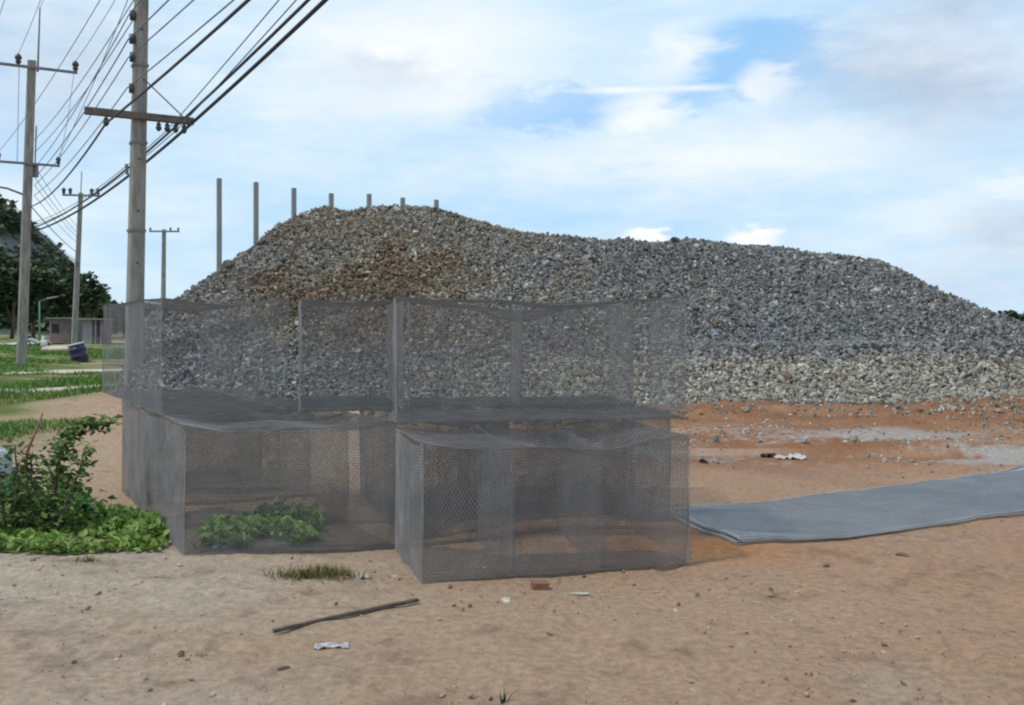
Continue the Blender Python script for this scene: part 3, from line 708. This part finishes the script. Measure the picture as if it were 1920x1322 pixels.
tuft(592, 1080, 0.13, 0.05, 620, 0.10, 'dry olive grass tuft on the sand left of the white scrap', (0.13, 0.125, 0.04), (0.27, 0.23, 0.11))
tuft(165, 1052, 0.04, 0.02, 60, 0.07, 'small yellow green sprout on the track edge below the weeds', (0.16, 0.2, 0.04), (0.26, 0.26, 0.08))
tuft(944, 1318, 0.010, 0.006, 14, 0.09, 'tiny dark dry sprout at the bottom edge', (0.035, 0.03, 0.02), (0.08, 0.06, 0.04))
# grass on the left verge
N = 34000
yv = 12.5 + 60 * rng.random(N) ** 1.5; xv = -0.525 * yv + rng.random(N) * (0.17 * yv + 1.0) - 0.8
dn = fbm(xv * 0.4, yv * 0.28, 411, 3)
k = (dn > 0.0) & (xv < -5.6 - 0.30 * (yv - 12))
xv, yv, dn = xv[k], yv[k], dn[k]
Lb = rng.uniform(0.05, 0.17, len(xv)) * (0.6 + sst(0, 0.5, dn)) * (1 + 0.006 * yv)
Pg = np.column_stack([xv, yv, height(xv, yv) - 0.02])
Cg = np.where((dn > 0.12)[:, None], greens(len(xv), (0.06, 0.15, 0.02), (0.14, 0.24, 0.05)), greens(len(xv), (0.15, 0.17, 0.05), (0.27, 0.25, 0.11)))
v, f, c_ = blades(Pg, Lb, 0.005 + 0.0005 * yv, Cg, 1.0)
tag(link('verge_grass', np_mesh('verge_grass', v, [f], M['leaf'], c_)), 'green and straw coloured grass on the roadside verge at left', 'grass', kind='stuff')

# the leafy shrub at the left edge
def shrub(name, base, stems, label, a, b, size, cat='shrub', group=None):
    root = empty(name, base); tag(root, label, cat, group)
    tb = MB(); LP = []; LD = []
    for pts, r, n, spread in stems:
        pts = np.array(pts, float); t = np.linspace(0, len(pts) - 1, 12)
        P = np.column_stack([np.interp(t, np.arange(len(pts)), pts[:, k_]) for k_ in range(3)])
        tb.tube(P, list(np.linspace(r, r * 0.35, 12)), 5)
        s = rng.random(n) ** 0.8 * 11; q = np.column_stack([np.interp(s, np.arange(12), P[:, k_]) for k_ in range(3)])
        LP.append(q + rng.normal(0, 1, (n, 3)) * np.array([spread, spread, spread * 0.8]))
    tb.build('stem', M['bark'], root, True)
    LP = np.vstack(LP); LP[:, 2] = np.maximum(LP[:, 2], 0.02)
    v, f, c_ = leaves(LP, rng.uniform(*size, len(LP)), greens(len(LP), a, b, 0.4), (-0.7, 0.8))
    link('foliage', np_mesh('foliage', v, [f], M['leaf'], c_), root)
    return root
b0 = on(98, 1000)
def loc_(px, py, d=b0[1]): return ap(px, py, d) - b0
shrub('leafy_shrub', b0, [
    ([loc_(98, 1000), loc_(100, 940), loc_(108, 880), loc_(118, 825)], 0.03, 300, 0.055),
    ([loc_(110, 860, b0[1] + 0.1), loc_(130, 815, b0[1] + 0.2), loc_(165, 795, b0[1] + 0.3), loc_(205, 792, b0[1] + 0.4)], 0.018, 260, 0.045),
    ([loc_(108, 990, b0[1] - .1), loc_(130, 930, b0[1] - .1), loc_(150, 880), loc_(160, 840)], 0.015, 180, 0.05),
    ([loc_(80, 1000), loc_(60, 960), loc_(40, 935), loc_(25, 915)], 0.015, 130, 0.07)],
    'dark green leafy shrub arching to the right beside the wire baskets', (0.04, 0.085, 0.022), (0.22, 0.30, 0.09), (0.04, 0.085))
b0 = on(40, 992)
shrub('thin_bush', b0, [
    ([loc_(40, 990), loc_(38, 930), loc_(30, 870), loc_(28, 835)], 0.014, 130, 0.05),
    ([loc_(50, 990), loc_(60, 920), loc_(58, 870), loc_(62, 845)], 0.012, 120, 0.05),
    ([loc_(10, 990), loc_(5, 940), loc_(-15, 890), loc_(-20, 850)], 0.014, 220, 0.06)],
    'thin brownish bush with sparse leaves at the left edge', (0.06, 0.10, 0.03), (0.2, 0.24, 0.09), (0.04, 0.075))
p0 = on(48, 960); b = MB(); b.tube([p0, ap(50, 850, p0[1]), ap(60, 825, p0[1]), ap(80, 775, p0[1] + 0.1)], [0.014, 0.014, 0.013, 0.009], 6)
tag(b.build('broken_branch', M['redstick'], smooth=True), 'bare reddish branch leaning up out of the thin bush', 'branch')
# pale drum cut off by the left edge
p0 = on(-14, 955)
root = empty('water_drum', p0); tag(root, 'pale grey plastic drum at the left edge behind the shrub', 'drum')
MB().lathe([(0.15, 0.16), (0.16, 0.18), (0.165, 0.3), (0.17, 0.31), (0.165, 0.32), (0.16, 0.48), (0.13, 0.53), (0.05, 0.55)], n=24).build('body', M['paledrum'], root, True)
MB().lathe([(0.17, 0.0), (0.18, 0.02), (0.18, 0.15), (0.15, 0.16)], n=24).build('base_ring', M['black'], root, True)

# ------------------------------------------------------------------ trees
def tree(name, x, y, h, w, label, a, b, group, n=900, trunk=0.3, leafs=0.7, lobes=7, cat='tree'):
    z0 = hz(x, y); root = empty(name, (x, y, z0)); tag(root, label, cat, group)
    tb = MB(); tb.tube([(0, 0, -0.2), (0.1 * w * 0.3, 0, h * trunk), (0.15 * w * 0.2, 0.1, h * 0.75)], [h * 0.03, h * 0.022, h * 0.008], 7)
    cs = []
    for q in range(lobes):
        an = 6.28 * q / lobes + rng.uniform(-.5, .5); rad = w * 0.5 * rng.uniform(0.25, 0.68); zc = h * rng.uniform(trunk + 0.12, 0.84)
        c = np.array([math.cos(an) * rad, math.sin(an) * rad, zc]); cs.append((c, w * rng.uniform(0.17, 0.30), h * rng.uniform(0.10, 0.17)))
        tb.tube([(0, 0, h * trunk * 0.9), c * np.array([0.5, 0.5, 0.85]), c], [h * 0.012, h * 0.008, h * 0.004], 5)
    cs.append((np.array([0, 0, h * 0.85]), w * 0.22, h * 0.14))
    tb.build('trunk', M['bark'], root, True)
    P = []
    for c, rx, rz_ in cs:
        q = rng.normal(size=(n // len(cs), 3)); q /= np.linalg.norm(q, axis=1)[:, None]; q *= rng.uniform(0.45, 1.08, (len(q), 1))
        P.append(c + q * np.array([rx, rx, rz_]))
    P = np.vstack(P)
    v, f, c_ = leaves(P, rng.uniform(0.6, 1.3, len(P)) * leafs, greens(len(P), a, b, 0.4), (-0.6, 0.9), wid=1.2)
    link('crown', np_mesh('crown', v, [f], M['far_leaf'], c_), root)
    return root
DG = ((0.042, 0.066, 0.042), (0.10, 0.135, 0.07))
tl = [(165, 150, 9.8, 5.2, 'dark rounded tree at the right end of the wooded hill foot'), (178, 158, 8.6, 4.6, 'darker low tree at the very right of the tree line, behind the hut'),
      (128, 128, 7.6, 5.5, 'dark tree directly behind the small brown hut'), (100, 132, 9.0, 6.5, 'tree behind the green street lamp'), (62, 125, 9.4, 6.5, 'broad tree just right of the second pole'),
      (22, 122, 10.5, 7.5, 'tall dark tree at the left edge below the cliff'), (-15, 120, 10.5, 7.5, 'dark tree partly cut off by the left edge'),
      (206, 135, 4.8, 5.5, 'low bush left of the nearest pole behind the baskets'), (232, 140, 4.6, 5.0, 'low bush just behind the nearest pole'), (285, 138, 4.2, 5.0, 'low bush right of the nearest pole'), (322, 142, 4.0, 5.0, 'low bush at the left foot of the heap')]
for px, d, h, w, lab in tl:
    tree('broadleaf_tree' if h > 6 else 'bush', (px - HX) / F_PX * d, d, h, w, lab, *DG, 'trees at the foot of the hill', n=1100, trunk=0.22 if h > 6 else 0.1, leafs=0.75, cat='tree' if h > 6 else 'bush')
for px, d, h, lab in ((1884, 95, 2.9, 'small dark tree beyond the right end of the heap'), (1912, 100, 2.6, 'low dark tree at the right edge behind the heap'), (1945, 102, 3.0, 'dark tree just outside the right edge')):
    tree('bush', (px - HX) / F_PX * d, d, h, 4.0, lab, *DG, 'dark bushes right of the heap', n=500, trunk=0.1, leafs=0.6, cat='bush')

# ------------------------------------------------------------------ wooded cliff and far hills
hs = np.array([(-1200, 330), (-300, 340), (-80, 352), (0, 378), (28, 388), (60, 425), (80, 455), (105, 490), (128, 520), (150, 545), (185, 575), (240, 608), (300, 640)], float)
Dh = 230.0
hX = (hs[:, 0] - HX) / F_PX * Dh; hZ = EYE + (HY - hs[:, 1]) / F_PX * Dh
xs = np.arange(-330, -75, 1.6); ys = np.arange(170, 330, 1.6)
X, Y = np.meshgrid(xs, ys)
def hill_z(X, Y):
    top = -2.8 + np.interp(X + 0.30 * (Y - Dh), hX, hZ)
    face = sst(176, 222, Y + 9 * fbm(X * 0.04, Y * 0.04, 505, 3))
    z = top * (0.30 * sst(170, 186, Y) + 0.70 * face) * (1 - sst(290, 328, Y))
    return z + 2.6 * fbm(X * 0.09, Y * 0.09, 511, 4) * sst(2, 8, z) - 0.3
Z = hill_z(X, Y)
nn = fbm(X * 0.06 + 0.5 * Z * 0.05, Z * 0.16, 521, 4).ravel()
hc = mixc(np.broadcast_to(np.array([0.05, 0.07, 0.045]), nn.shape + (3,)), np.array([0.14, 0.14, 0.145]), sst(0.12, 0.4, nn))
nX = len(xs); i = (np.arange(len(ys) - 1)[:, None] * nX + np.arange(nX - 1)[None]).ravel()
tag(link('hill', np_mesh('hill', np.column_stack([X.ravel(), Y.ravel(), Z.ravel()]), [np.column_stack([i, i + 1, i + 1 + nX, i + nX])], M['hill'], hc)), kind='structure')
N = 40000
xw = rng.uniform(-190, -80, N); yw = rng.uniform(172, 268, N); zw = hill_z(xw, yw)
nw = fbm(xw * 0.06 + 0.5 * zw * 0.05, zw * 0.16, 521, 4)
k = (zw > 0.6) & (nw < 0.22 + 0.1 * rng.random(N)); xw, yw, zw = xw[k], yw[k], zw[k]
lump = 1.6 * fbm(xw * 0.22, yw * 0.22, 531, 3)
Pw = np.column_stack([xw, yw, zw + rng.random(len(xw)) ** 1.5 * (2.2 + lump)])
v, f, c_ = leaves(Pw, rng.uniform(0.9, 2.0, len(xw)), greens(len(xw), (0.06, 0.085, 0.065), (0.135, 0.165, 0.10), 0.4), (-0.5, 0.9), wid=1.3)
tag(link('hill_woods', np_mesh('hill_woods', v, [f], M['far_leaf'], c_)), 'dark woods covering the steep hill at the left edge', 'woods', kind='stuff')
t = np.linspace(-1, 1, 260); Vh = []; rows = 6
for j in range(rows):
    dd = 2300 + 160 * j; pr = (30 + 40 * fbm(t * 9, t * 0 + 1, 601, 5) + 34 * np.exp(-((t + 0.72) / 0.10) ** 2) + 30 * np.exp(-((t - 0.95) / 0.12) ** 2)) * math.sin(math.pi * (j + 0.02) / (rows - 1) * 0.98) * 1.15
    Vh.append(np.column_stack([t * 0.65 * dd, np.full_like(t, dd), np.maximum(pr, 0) - 6]))
Vh = np.stack(Vh).reshape(-1, 3); i = (np.arange(rows - 1)[:, None] * 260 + np.arange(259)[None]).ravel()
tag(link('distant_hills', np_mesh('distant_hills', Vh, [np.column_stack([i, i + 1, i + 261, i + 260])], M['farhill'], smooth=True)), kind='structure')

# ------------------------------------------------------------------ small buildings and roadside things
def hut(x0, x1, ytop, d, depth, label, wallm):
    a = ap(x0, 0, d); c = ap(x1, 0, d); h = EYE - (ytop - HY) / F_PX * d; z0 = hz((a[0] + c[0]) / 2, d)
    root = empty('hut', ((a[0] + c[0]) / 2, d, z0)); tag(root, label, 'hut'); w = (c[0] - a[0]) / 2
    return root, w, h - z0
root, w, h = hut(92, 138, 598, 84, 2.2, 'small brown walled hut by the road under the trees', 'hutwall')
MB().box((-w, 0, -0.1), (w, 2.0, h)).build('wall', M['hutwall'], root)
b = MB(); b.prism((-w - 0.15, 0.95, h + 0.05), (w + 0.15, 0.95, h + 0.05), (0, 1, 0), None, 1.3, 0.045, 1.3, 0.045); b.build('roof', M['hutroof'], root)
MB().box((0.15, -0.05, 0.0), (0.75, -0.004, h * 0.8)).build('door', M['armwood'], root)
b = MB(); b.box((-0.8, -0.04, h * 0.45), (-0.2, -0.004, h * 0.8)); b.build('window', M['black'], root)
root, w, h = hut(143, 192, 600, 80, 2.2, 'open roadside stall with pale posts and dark doorway behind the left baskets', 'palewall')
MB().box((-w, 1.6, -0.1), (w, 1.8, h)).build('back_wall', M['hutwall'], root)
b = MB(); b.prism((-w - 0.2, 0.8, h + 0.06), (w + 0.2, 0.8, h + 0.06), (0, 1, 0), None, 1.25, 0.06, 1.25, 0.06); b.build('roof', M['hutroof'], root)
MB().box((-w + 0.5, 0.0, -0.1), (-w + 1.25, 0.12, h)).build('pale_panel', M['palewall'], root)
for q in (1.45, 1.9):
    MB().box((-w + q, 0, -0.1), (-w + q + 0.12, 0.12, h)).build('post', M['palewall'], root)
MB().box((-w + 1.3, 0.02, 0.0), (w - 0.05, 0.1, 0.55)).build('counter', M['hutwall'], root)
# street lamp
p = ap(74, 0, 88); p[2] = hz(p[0], p[1]); root = empty('street_lamp', p); tag(root, 'slim green street lamp with a single arm by the hut', 'street lamp')
MB().tube([(0, 0, -0.1), (0, 0, 3.6)], [0.09, 0.06], 8).build('post', M['green'], root, True)
MB().tube([(0, 0, 3.55), (0.3, 0, 3.72), (0.75, 0, 3.85)], 0.04, 6).build('arm', M['green'], root, True)
b = MB(); b.prism((0.7, 0, 3.84), (1.65, 0, 4.02), (0, 1, 0), None, 0.15, 0.07, 0.09, 0.05, 0.5); b.build('lamp_head', M['palewall'], root, True)
# blue drum, white sack, motor scooter, rubble
p = on(152, 680); root = empty('blue_drum', p, rot=(0, R(-14), R(20))); tag(root, 'dark blue plastic drum leaning beside the path left of the baskets', 'drum')
MB().lathe([(0.30, 0.0), (0.34, 0.04), (0.36, 0.28), (0.375, 0.30), (0.36, 0.32), (0.36, 0.58), (0.375, 0.60), (0.36, 0.62), (0.33, 0.80)], n=22).build('body', M['bluedrum'], root, True)
MB().lathe([(0.35, 0.80), (0.36, 0.84), (0.30, 0.88), (0.05, 0.885)], n=22).build('lid', M['palerim'], root, True)
def lump(name, px, py, s, m, label, cat, seed=0, flat=0.6, loc=None):
    q = np.random.default_rng(seed); V = []; n, k = 14, 8
    for j in range(k + 1):
        ph = math.pi * j / k
        for i_ in range(n):
            th = 2 * math.pi * i_ / n; rr_ = 1 + 0.22 * math.sin(3 * th + seed) * math.sin(ph) + 0.12 * (q.random() - 0.5)
            V.append((s[0] * rr_ * math.sin(ph) * math.cos(th), s[1] * rr_ * math.sin(ph) * math.sin(th), s[2] * (0.8 - rr_ * math.cos(ph))))
    F = [(j * n + i_, j * n + (i_ + 1) % n, (j + 1) * n + (i_ + 1) % n, (j + 1) * n + i_) for j in range(k) for i_ in range(n)]
    b = MB(); b.add(V, F); o = b.build(name, m, smooth=True, loc=on(px, py) if loc is None else loc); tag(o, label, cat); return o
lump('white_sack', 84, 652, (0.22, 0.2, 0.30), M['plastic'], 'small white sack standing on the verge by the road', 'sack', 3)
lump('rubble_heap', 112, 661, (0.9, 0.6, 0.22), M['path'], 'low tan heap of rubble between the white sack and the blue drum', 'rubble', 5)
p = on(68, 652); root = empty('motor_scooter', p, R(25)); tag(root, 'pale parked motor scooter by the foot of the street lamp', 'scooter')
for x in (-0.6, 0.6):
    b = MB(); pts = [(x + 0.22 * math.cos(w_), 0, 0.25 + 0.22 * math.sin(w_)) for w_ in np.linspace(0, 2 * math.pi, 17)]; b.tube(pts, 0.05, 6); b.build('wheel', M['black'], root, True)
b = MB(); b.tube([(-0.7, 0, 0.55), (-0.3, 0, 0.6), (0.05, 0, 0.35), (0.4, 0, 0.4), (0.5, 0, 0.8)], [0.08, 0.15, 0.12, 0.1, 0.12], 10); b.build('body', M['paledrum'], root, True)
b = MB(); b.tube([(-0.75, 0, 0.72), (-0.4, 0, 0.76), (-0.1, 0, 0.72)], [0.07, 0.11, 0.07], 8); b.build('seat', M['black'], root, True)
b = MB(); b.tube([(0.6, 0, 0.25), (0.48, 0, 0.95)], 0.04, 6); b.tube([(0.45, -0.3, 1.0), (0.48, 0, 0.96), (0.45, 0.3, 1.0)], 0.025, 6); b.build('handlebar', M['steel'], root, True)

# ------------------------------------------------------------------ litter in the foreground
a, c = on(513, 1191), on(783, 1132)
dv = c - a; Ln = np.linalg.norm(dv)
b = MB(); pts = []
for t in np.linspace(0, 1, 9):
    p = a + dv * t; p[2] = a[2] * (1 - t) + c[2] * t + 0.022 + 0.004 * math.sin(3.1 * t); pts.append(p)
dn_ = np.array([-dv[1], dv[0], 0]) / Ln
V = []
for k_, p in enumerate(pts):
    w = 0.014 * (0.75 + 0.35 * k_ / 8)
    for s1, s2 in ((-1, -0.5), (1, -0.5), (1, 0.5), (-1, 0.5)): V.append(p + dn_ * w * s1 + ZZ * 0.018 * s2)
F = [(4 * k_ + j, 4 * k_ + (j + 1) % 4, 4 * k_ + 4 + (j + 1) % 4, 4 * k_ + 4 + j) for k_ in range(8) for j in range(4)] + [(3, 2, 1, 0), (32, 33, 34, 35)]
b.add(V, F); tag(b.build('wooden_lath', M['plank']), 'dark weathered wooden lath lying on the sand in the foreground', 'wood strip')
def crumple(name, px, py, L, W, H, m, label, cat, seed, rz=0):
    q = np.random.default_rng(seed); n = 12; m_ = 7; c = on(px, py); V = []
    for i_ in range(n):
        for j in range(m_):
            u = i_ / (n - 1) - 0.5; v = j / (m_ - 1) - 0.5
            e = 1 + 0.25 * math.sin(7 * u + seed)
            x = L * u + 0.1 * L * (q.random() - .5) * 0.5; y = W * v * e + 0.15 * W * (q.random() - .5)
            xr_ = x * math.cos(rz) - y * math.sin(rz); yr_ = x * math.sin(rz) + y * math.cos(rz)
            z = hz(c[0] + xr_, c[1] + yr_) - c[2] + 0.004 + H * abs(math.sin(5 * u + 2 * v + seed)) * q.random()
            V.append((xr_, yr_, z))
    F = [(i_ * m_ + j, (i_ + 1) * m_ + j, (i_ + 1) * m_ + j + 1, i_ * m_ + j + 1) for i_ in range(n - 1) for j in range(m_ - 1)]
    nV = len(V); V2 = V + [(x, y, z - 0.003) for x, y, z in V]
    F2 = F + [tuple(k_ + nV for k_ in reversed(f_)) for f_ in F]
    b = MB(); b.add(V2, F2); o = b.build(name, m, loc=c); tag(o, label, cat); return o
crumple('plastic_bag', 622, 1213, 0.17, 0.05, 0.02, M['plastic'], 'crumpled whitish plastic bag flattened into the sand below the lath', 'plastic bag', 4, 0.1)
crumple('paper_scrap', 683, 1084, 0.07, 0.05, 0.04, M['plastic'], 'small bright white scrap right of the dry tuft', 'litter', 9)
crumple('cloth_scrap', 1480, 859, 0.36, 0.25, 0.05, M['paper'], 'pale crumpled scrap on the red soil beside a dark one', 'litter', 12)
crumple('rag', 1440, 857, 0.18, 0.14, 0.06, M['black'], 'dark blackish rag next to the pale scrap on the red soil', 'litter', 15)
def chip(name, px, py, s, col, label, seed, m=None, cat='stone', sink=0.25, flat=(1, 0.8, 0.6)):
    q = np.random.default_rng(seed); v = ROCKS[seed % 24] * s * np.array(flat)
    th = q.random() * 6; cs, sn = math.cos(th), math.sin(th); v = np.column_stack([v[:, 0] * cs - v[:, 1] * sn, v[:, 0] * sn + v[:, 1] * cs, v[:, 2]])
    v[:, 2] -= v[:, 2].min() + sink * s * flat[2]
    o = link(name, np_mesh(name, v, [icoF], m or M['stone'], np.repeat(np.array([col]), 12, 0)), loc=on(px, py)); tag(o, label, cat); return o
b = MB(); b.box((-0.052, -0.035, -0.01), (0.052, 0.035, 0.045), 0.2); tag(b.build('broken_brick', M['brick'], loc=on(1012, 1104), rot=(0.1, 0.05, 0.2)), 'broken red brick in front of the wide front basket', 'brick')
chip('pale_stone', 412, 1030, 0.062, (0.50, 0.51, 0.50), 'round pale stone among the weeds inside the leftmost basket', 1)
chip('flat_stone', 312, 1022, 0.085, (0.52, 0.48, 0.40), 'flat pale stone at the right end of the creeping weeds', 2, flat=(1.2, 0.8, 0.4))
chip('pale_stone', 108, 1036, 0.05, (0.50, 0.46, 0.40), 'pale stone at the track edge under the leafy shrub', 3)
chip('pebble', 740, 1080, 0.03, (0.46, 0.36, 0.30), 'pinkish pebble at the left front corner of the front basket', 4)
chip('flat_stone', 950, 1126, 0.055, (0.52, 0.46, 0.38), 'thin pale flat stone on the sand left of the broken brick', 5, flat=(1.4, 0.6, 0.3))
chip('flat_stone', 1087, 1116, 0.05, (0.50, 0.44, 0.36), 'thin pale flat stone on the sand right of the broken brick', 6, flat=(1.4, 0.6, 0.35))
chip('dirt_clod', 533, 1253, 0.035, (0.10, 0.07, 0.05), 'dark dirt clod on the sand below the plastic bag', 7, cat='clod')
chip('dirt_clod', 1320, 868, 0.10, (0.05, 0.03, 0.022), 'blackish clod on the red soil just right of the baskets', 8, cat='clod')
chip('dirt_clod', 1030, 1190, 0.022, (0.16, 0.11, 0.08), 'small brown clod in the middle of the sandy foreground', 9, cat='clod')
chip('dirt_clod', 1690, 1042, 0.055, (0.17, 0.10, 0.07), 'brown clod on the dirt below the mesh stack, the larger one', 10, cat='clod')
chip('dirt_clod', 1550, 1062, 0.035, (0.19, 0.13, 0.08), 'brown clod on the dirt in front of the mesh stack corner', 11, cat='clod')
chip('dirt_clod', 920, 1312, 0.018, (0.07, 0.05, 0.035), 'tiny dark clod beside the dry sprout at the bottom edge', 12, cat='clod')

# ------------------------------------------------------------------ light, sky, camera
SUN_EL, SUN_AZ = R(58), R(-115)          # azimuth clockwise from +Y: the sun stands to the left, a little behind
w = bpy.data.worlds.new("World"); sc.world = w; w.use_nodes = True
nt = w.node_tree; N_ = nt.nodes; bg = N_['Background']; bg.inputs[1].default_value = 0.12
sky = N_.new('ShaderNodeTexSky'); sky.sky_type = 'NISHITA'; sky.sun_disc = False
sky.sun_elevation = SUN_EL; sky.sun_rotation = SUN_AZ; sky.air_density = 1.0; sky.dust_density = 1.2; sky.ozone_density = 1.5
tc = N_.new('ShaderNodeTexCoord'); sx = N_.new('ShaderNodeSeparateXYZ'); lk(nt, tc.outputs['Generated'], sx.inputs[0])
def mth(op, a, b=None, c=None, clamp=False):
    n = N_.new('ShaderNodeMath'); n.operation = op; n.use_clamp = clamp
    for k_, v_ in enumerate((a, b, c)):
        if v_ is None: continue
        if isinstance(v_, (int, float)): n.inputs[k_].default_value = v_
        else: lk(nt, v_, n.inputs[k_])
    return n.outputs[0]
az = mth('ARCTAN2', sx.outputs[0], sx.outputs[1]); el = mth('ARCSINE', sx.outputs[2])
def noise(scale, vec, detail=5, rough=0.6):
    n = N_.new('ShaderNodeTexNoise'); n.inputs['Scale'].default_value = scale; n.inputs['Detail'].default_value = detail; n.inputs['Roughness'].default_value = rough
    lk(nt, vec, n.inputs['Vector']); return n.outputs['Fac']
def vec(x, y, z):
    n = N_.new('ShaderNodeCombineXYZ')
    for k_, v_ in enumerate((x, y, z)):
        if isinstance(v_, (int, float)): n.inputs[k_].default_value = v_
        else: lk(nt, v_, n.inputs[k_])
    return n.outputs[0]
sv = vec(az, mth('MULTIPLY', el, 2.6), 0.0)
nA_ = noise(7.0, sv, 6, 0.62); nB_ = noise(24.0, sv, 5, 0.6); nC_ = mth('ADD', mth('MULTIPLY', noise(3.0, vec(az, mth('MULTIPLY', el, 4.0), 7.3), 6, 0.6), 0.8), mth('MULTIPLY', nA_, 0.2))
w1 = mth('MULTIPLY', mth('SUBTRACT', nA_, 0.5), 0.16); w2 = mth('MULTIPLY', mth('SUBTRACT', nB_, 0.5), 0.05)
azd = mth('ADD', az, mth('ADD', w1, w2)); eld = mth('ADD', el, mth('ADD', mth('MULTIPLY', w1, 0.42), mth('MULTIPLY', w2, 0.8)))
azs = mth('ADD', az, w2); els = mth('ADD', el, w2)
def ell(px, py, rx, ry, soft=1.0, a=None, e=None):
    a = a or azd; e = e or eld
    A0 = math.atan((px - HX) / F_PX); E0 = math.atan((HY - py) / F_PX * math.cos(A0))
    u = mth('DIVIDE', mth('SUBTRACT', a, A0), rx / F_PX); v_ = mth('DIVIDE', mth('SUBTRACT', e, E0), ry / F_PX)
    d2 = mth('ADD', mth('MULTIPLY', u, u), mth('MULTIPLY', v_, v_))
    return mth('EXPONENT', mth('MULTIPLY', mth('POWER', d2, soft), -1.0))
def mixrgb(f, a, b):
    n = N_.new('ShaderNodeMix'); n.data_type = 'RGBA'
    if isinstance(f, float): n.inputs[0].default_value = f
    else: lk(nt, f, n.inputs[0])
    for k_, v_ in ((6, a), (7, b)):
        if isinstance(v_, tuple): n.inputs[k_].default_value = (*v_, 1)
        else: lk(nt, v_, n.inputs[k_])
    return n.outputs[2]
G = 1 / 0.12 * 1.04
def cc(r, g, b): return tuple(((v_ / 255) ** 2.2) * G * 1.0 for v_ in (r, g, b))
def mx_(*a):
    o = a[0]
    for q in a[1:]: o = mth('MAXIMUM', o, q)
    return o
thin = mixrgb(mth('MULTIPLY', mth('SUBTRACT', nC_, 0.40), 3.2, clamp=True), cc(180, 219, 250), cc(238, 248, 254))
holes = mx_(ell(1040, 208, 165, 42, 1.5), mth('MULTIPLY', ell(1430, 105, 190, 72, 1.6), 1.0), mth('MULTIPLY', ell(1290, 180, 110, 34), 0.7), mth('MULTIPLY', ell(1560, 140, 70, 40), 0.7), mth('MULTIPLY', ell(1150, 120, 60, 40), 0.25))
blue = mixrgb(0.96, sky.outputs[0], cc(152, 203, 250))
c_ = mixrgb(mth('MULTIPLY', mth('SUBTRACT', holes, 0.22), 1.7, clamp=True), thin, blue)
white = mx_(mth('MULTIPLY', ell(1200, 215, 80, 44, 1.6, azs, els), 0.8), mth('MULTIPLY', ell(1436, 155, 50, 36, 1.9, azs, els), 0.75), mth('MULTIPLY', ell(1270, 100, 60, 50, 1.3), 0.75), mth('MULTIPLY', ell(1210, 446, 44, 20, 2.0, azs, els), 1.1), mth('MULTIPLY', ell(1410, 448, 42, 26, 2.0, azs, els), 1.1),
            mth('MULTIPLY', ell(1210, 168, 190, 7, 1.2, az, mth('ADD', el, mth('MULTIPLY', w1, 0.04))), 0.75), mth('MULTIPLY', ell(760, 90, 330, 120, 1.0), 0.8), mth('MULTIPLY', ell(1300, 290, 420, 50, 1.0), 0.6), mth('MULTIPLY', ell(1780, 405, 120, 36, 1.4, azs, els), 0.4), mth('MULTIPLY', ell(1890, 350, 60, 26, 1.6, azs, els), 0.55))
c_ = mixrgb(mth('MULTIPLY', mth('MULTIPLY', white, mth('ADD', 0.62, mth('MULTIPLY', nB_, 0.76))), 0.98, clamp=True), c_, cc(252, 254, 255))
grey = mx_(mth('MULTIPLY', ell(1770, 115, 230, 125, 1.5), 0.95), mth('MULTIPLY', ell(1900, 440, 110, 50, 1.2), 0.8), mth('MULTIPLY', ell(80, 120, 190, 150, 1.2), 0.55), mth('MULTIPLY', ell(700, 150, 120, 40, 1.2), 0.35), mth('MULTIPLY', ell(1860, 530, 200, 40, 1.0), 0.5))
gcol_ = mixrgb(mth('MULTIPLY', mth('SUBTRACT', nA_, 0.36), 3.2, clamp=True), cc(180, 196, 217), cc(217, 229, 243))
c_ = mixrgb(mth('MULTIPLY', grey, 1.0, clamp=True), c_, gcol_)
# below the horizon and behind: plain haze
c_ = mixrgb(mth('MULTIPLY', mth('SUBTRACT', 0.02, el), 30.0, clamp=True), c_, cc(214, 230, 244))
lk(nt, c_, bg.inputs[0])
sl = bpy.data.lights.new('sun', 'SUN'); sl.energy = 2.4; sl.angle = R(5); sl.color = (1, 0.95, 0.87)
so = bpy.data.objects.new('sun', sl); COL.objects.link(so)
sd = np.array([math.sin(SUN_AZ) * math.cos(SUN_EL), math.cos(SUN_AZ) * math.cos(SUN_EL), math.sin(SUN_EL)])
from mathutils import Vector
so.rotation_euler = Vector(sd).to_track_quat('Z', 'Y').to_euler(); so.location = (0, 0, 30)
cam = bpy.data.cameras.new('camera'); cam.sensor_width = 36; cam.lens = 36 * F_PX / 1920; cam.shift_y = -(661 - HY) / 1920; cam.clip_end = 20000; cam.clip_start = 0.05
co = bpy.data.objects.new('camera', cam); COL.objects.link(co); co.location = (0, 0, EYE); co.rotation_euler = (R(90), 0, 0); sc.camera = co
sc.view_settings.view_transform = 'Standard'; sc.view_settings.look = 'None'; sc.view_settings.exposure = 0.0; sc.view_settings.gamma = 1.0
sc.cycles.filter_width = 2.1; sc.cycles.max_bounces = 6
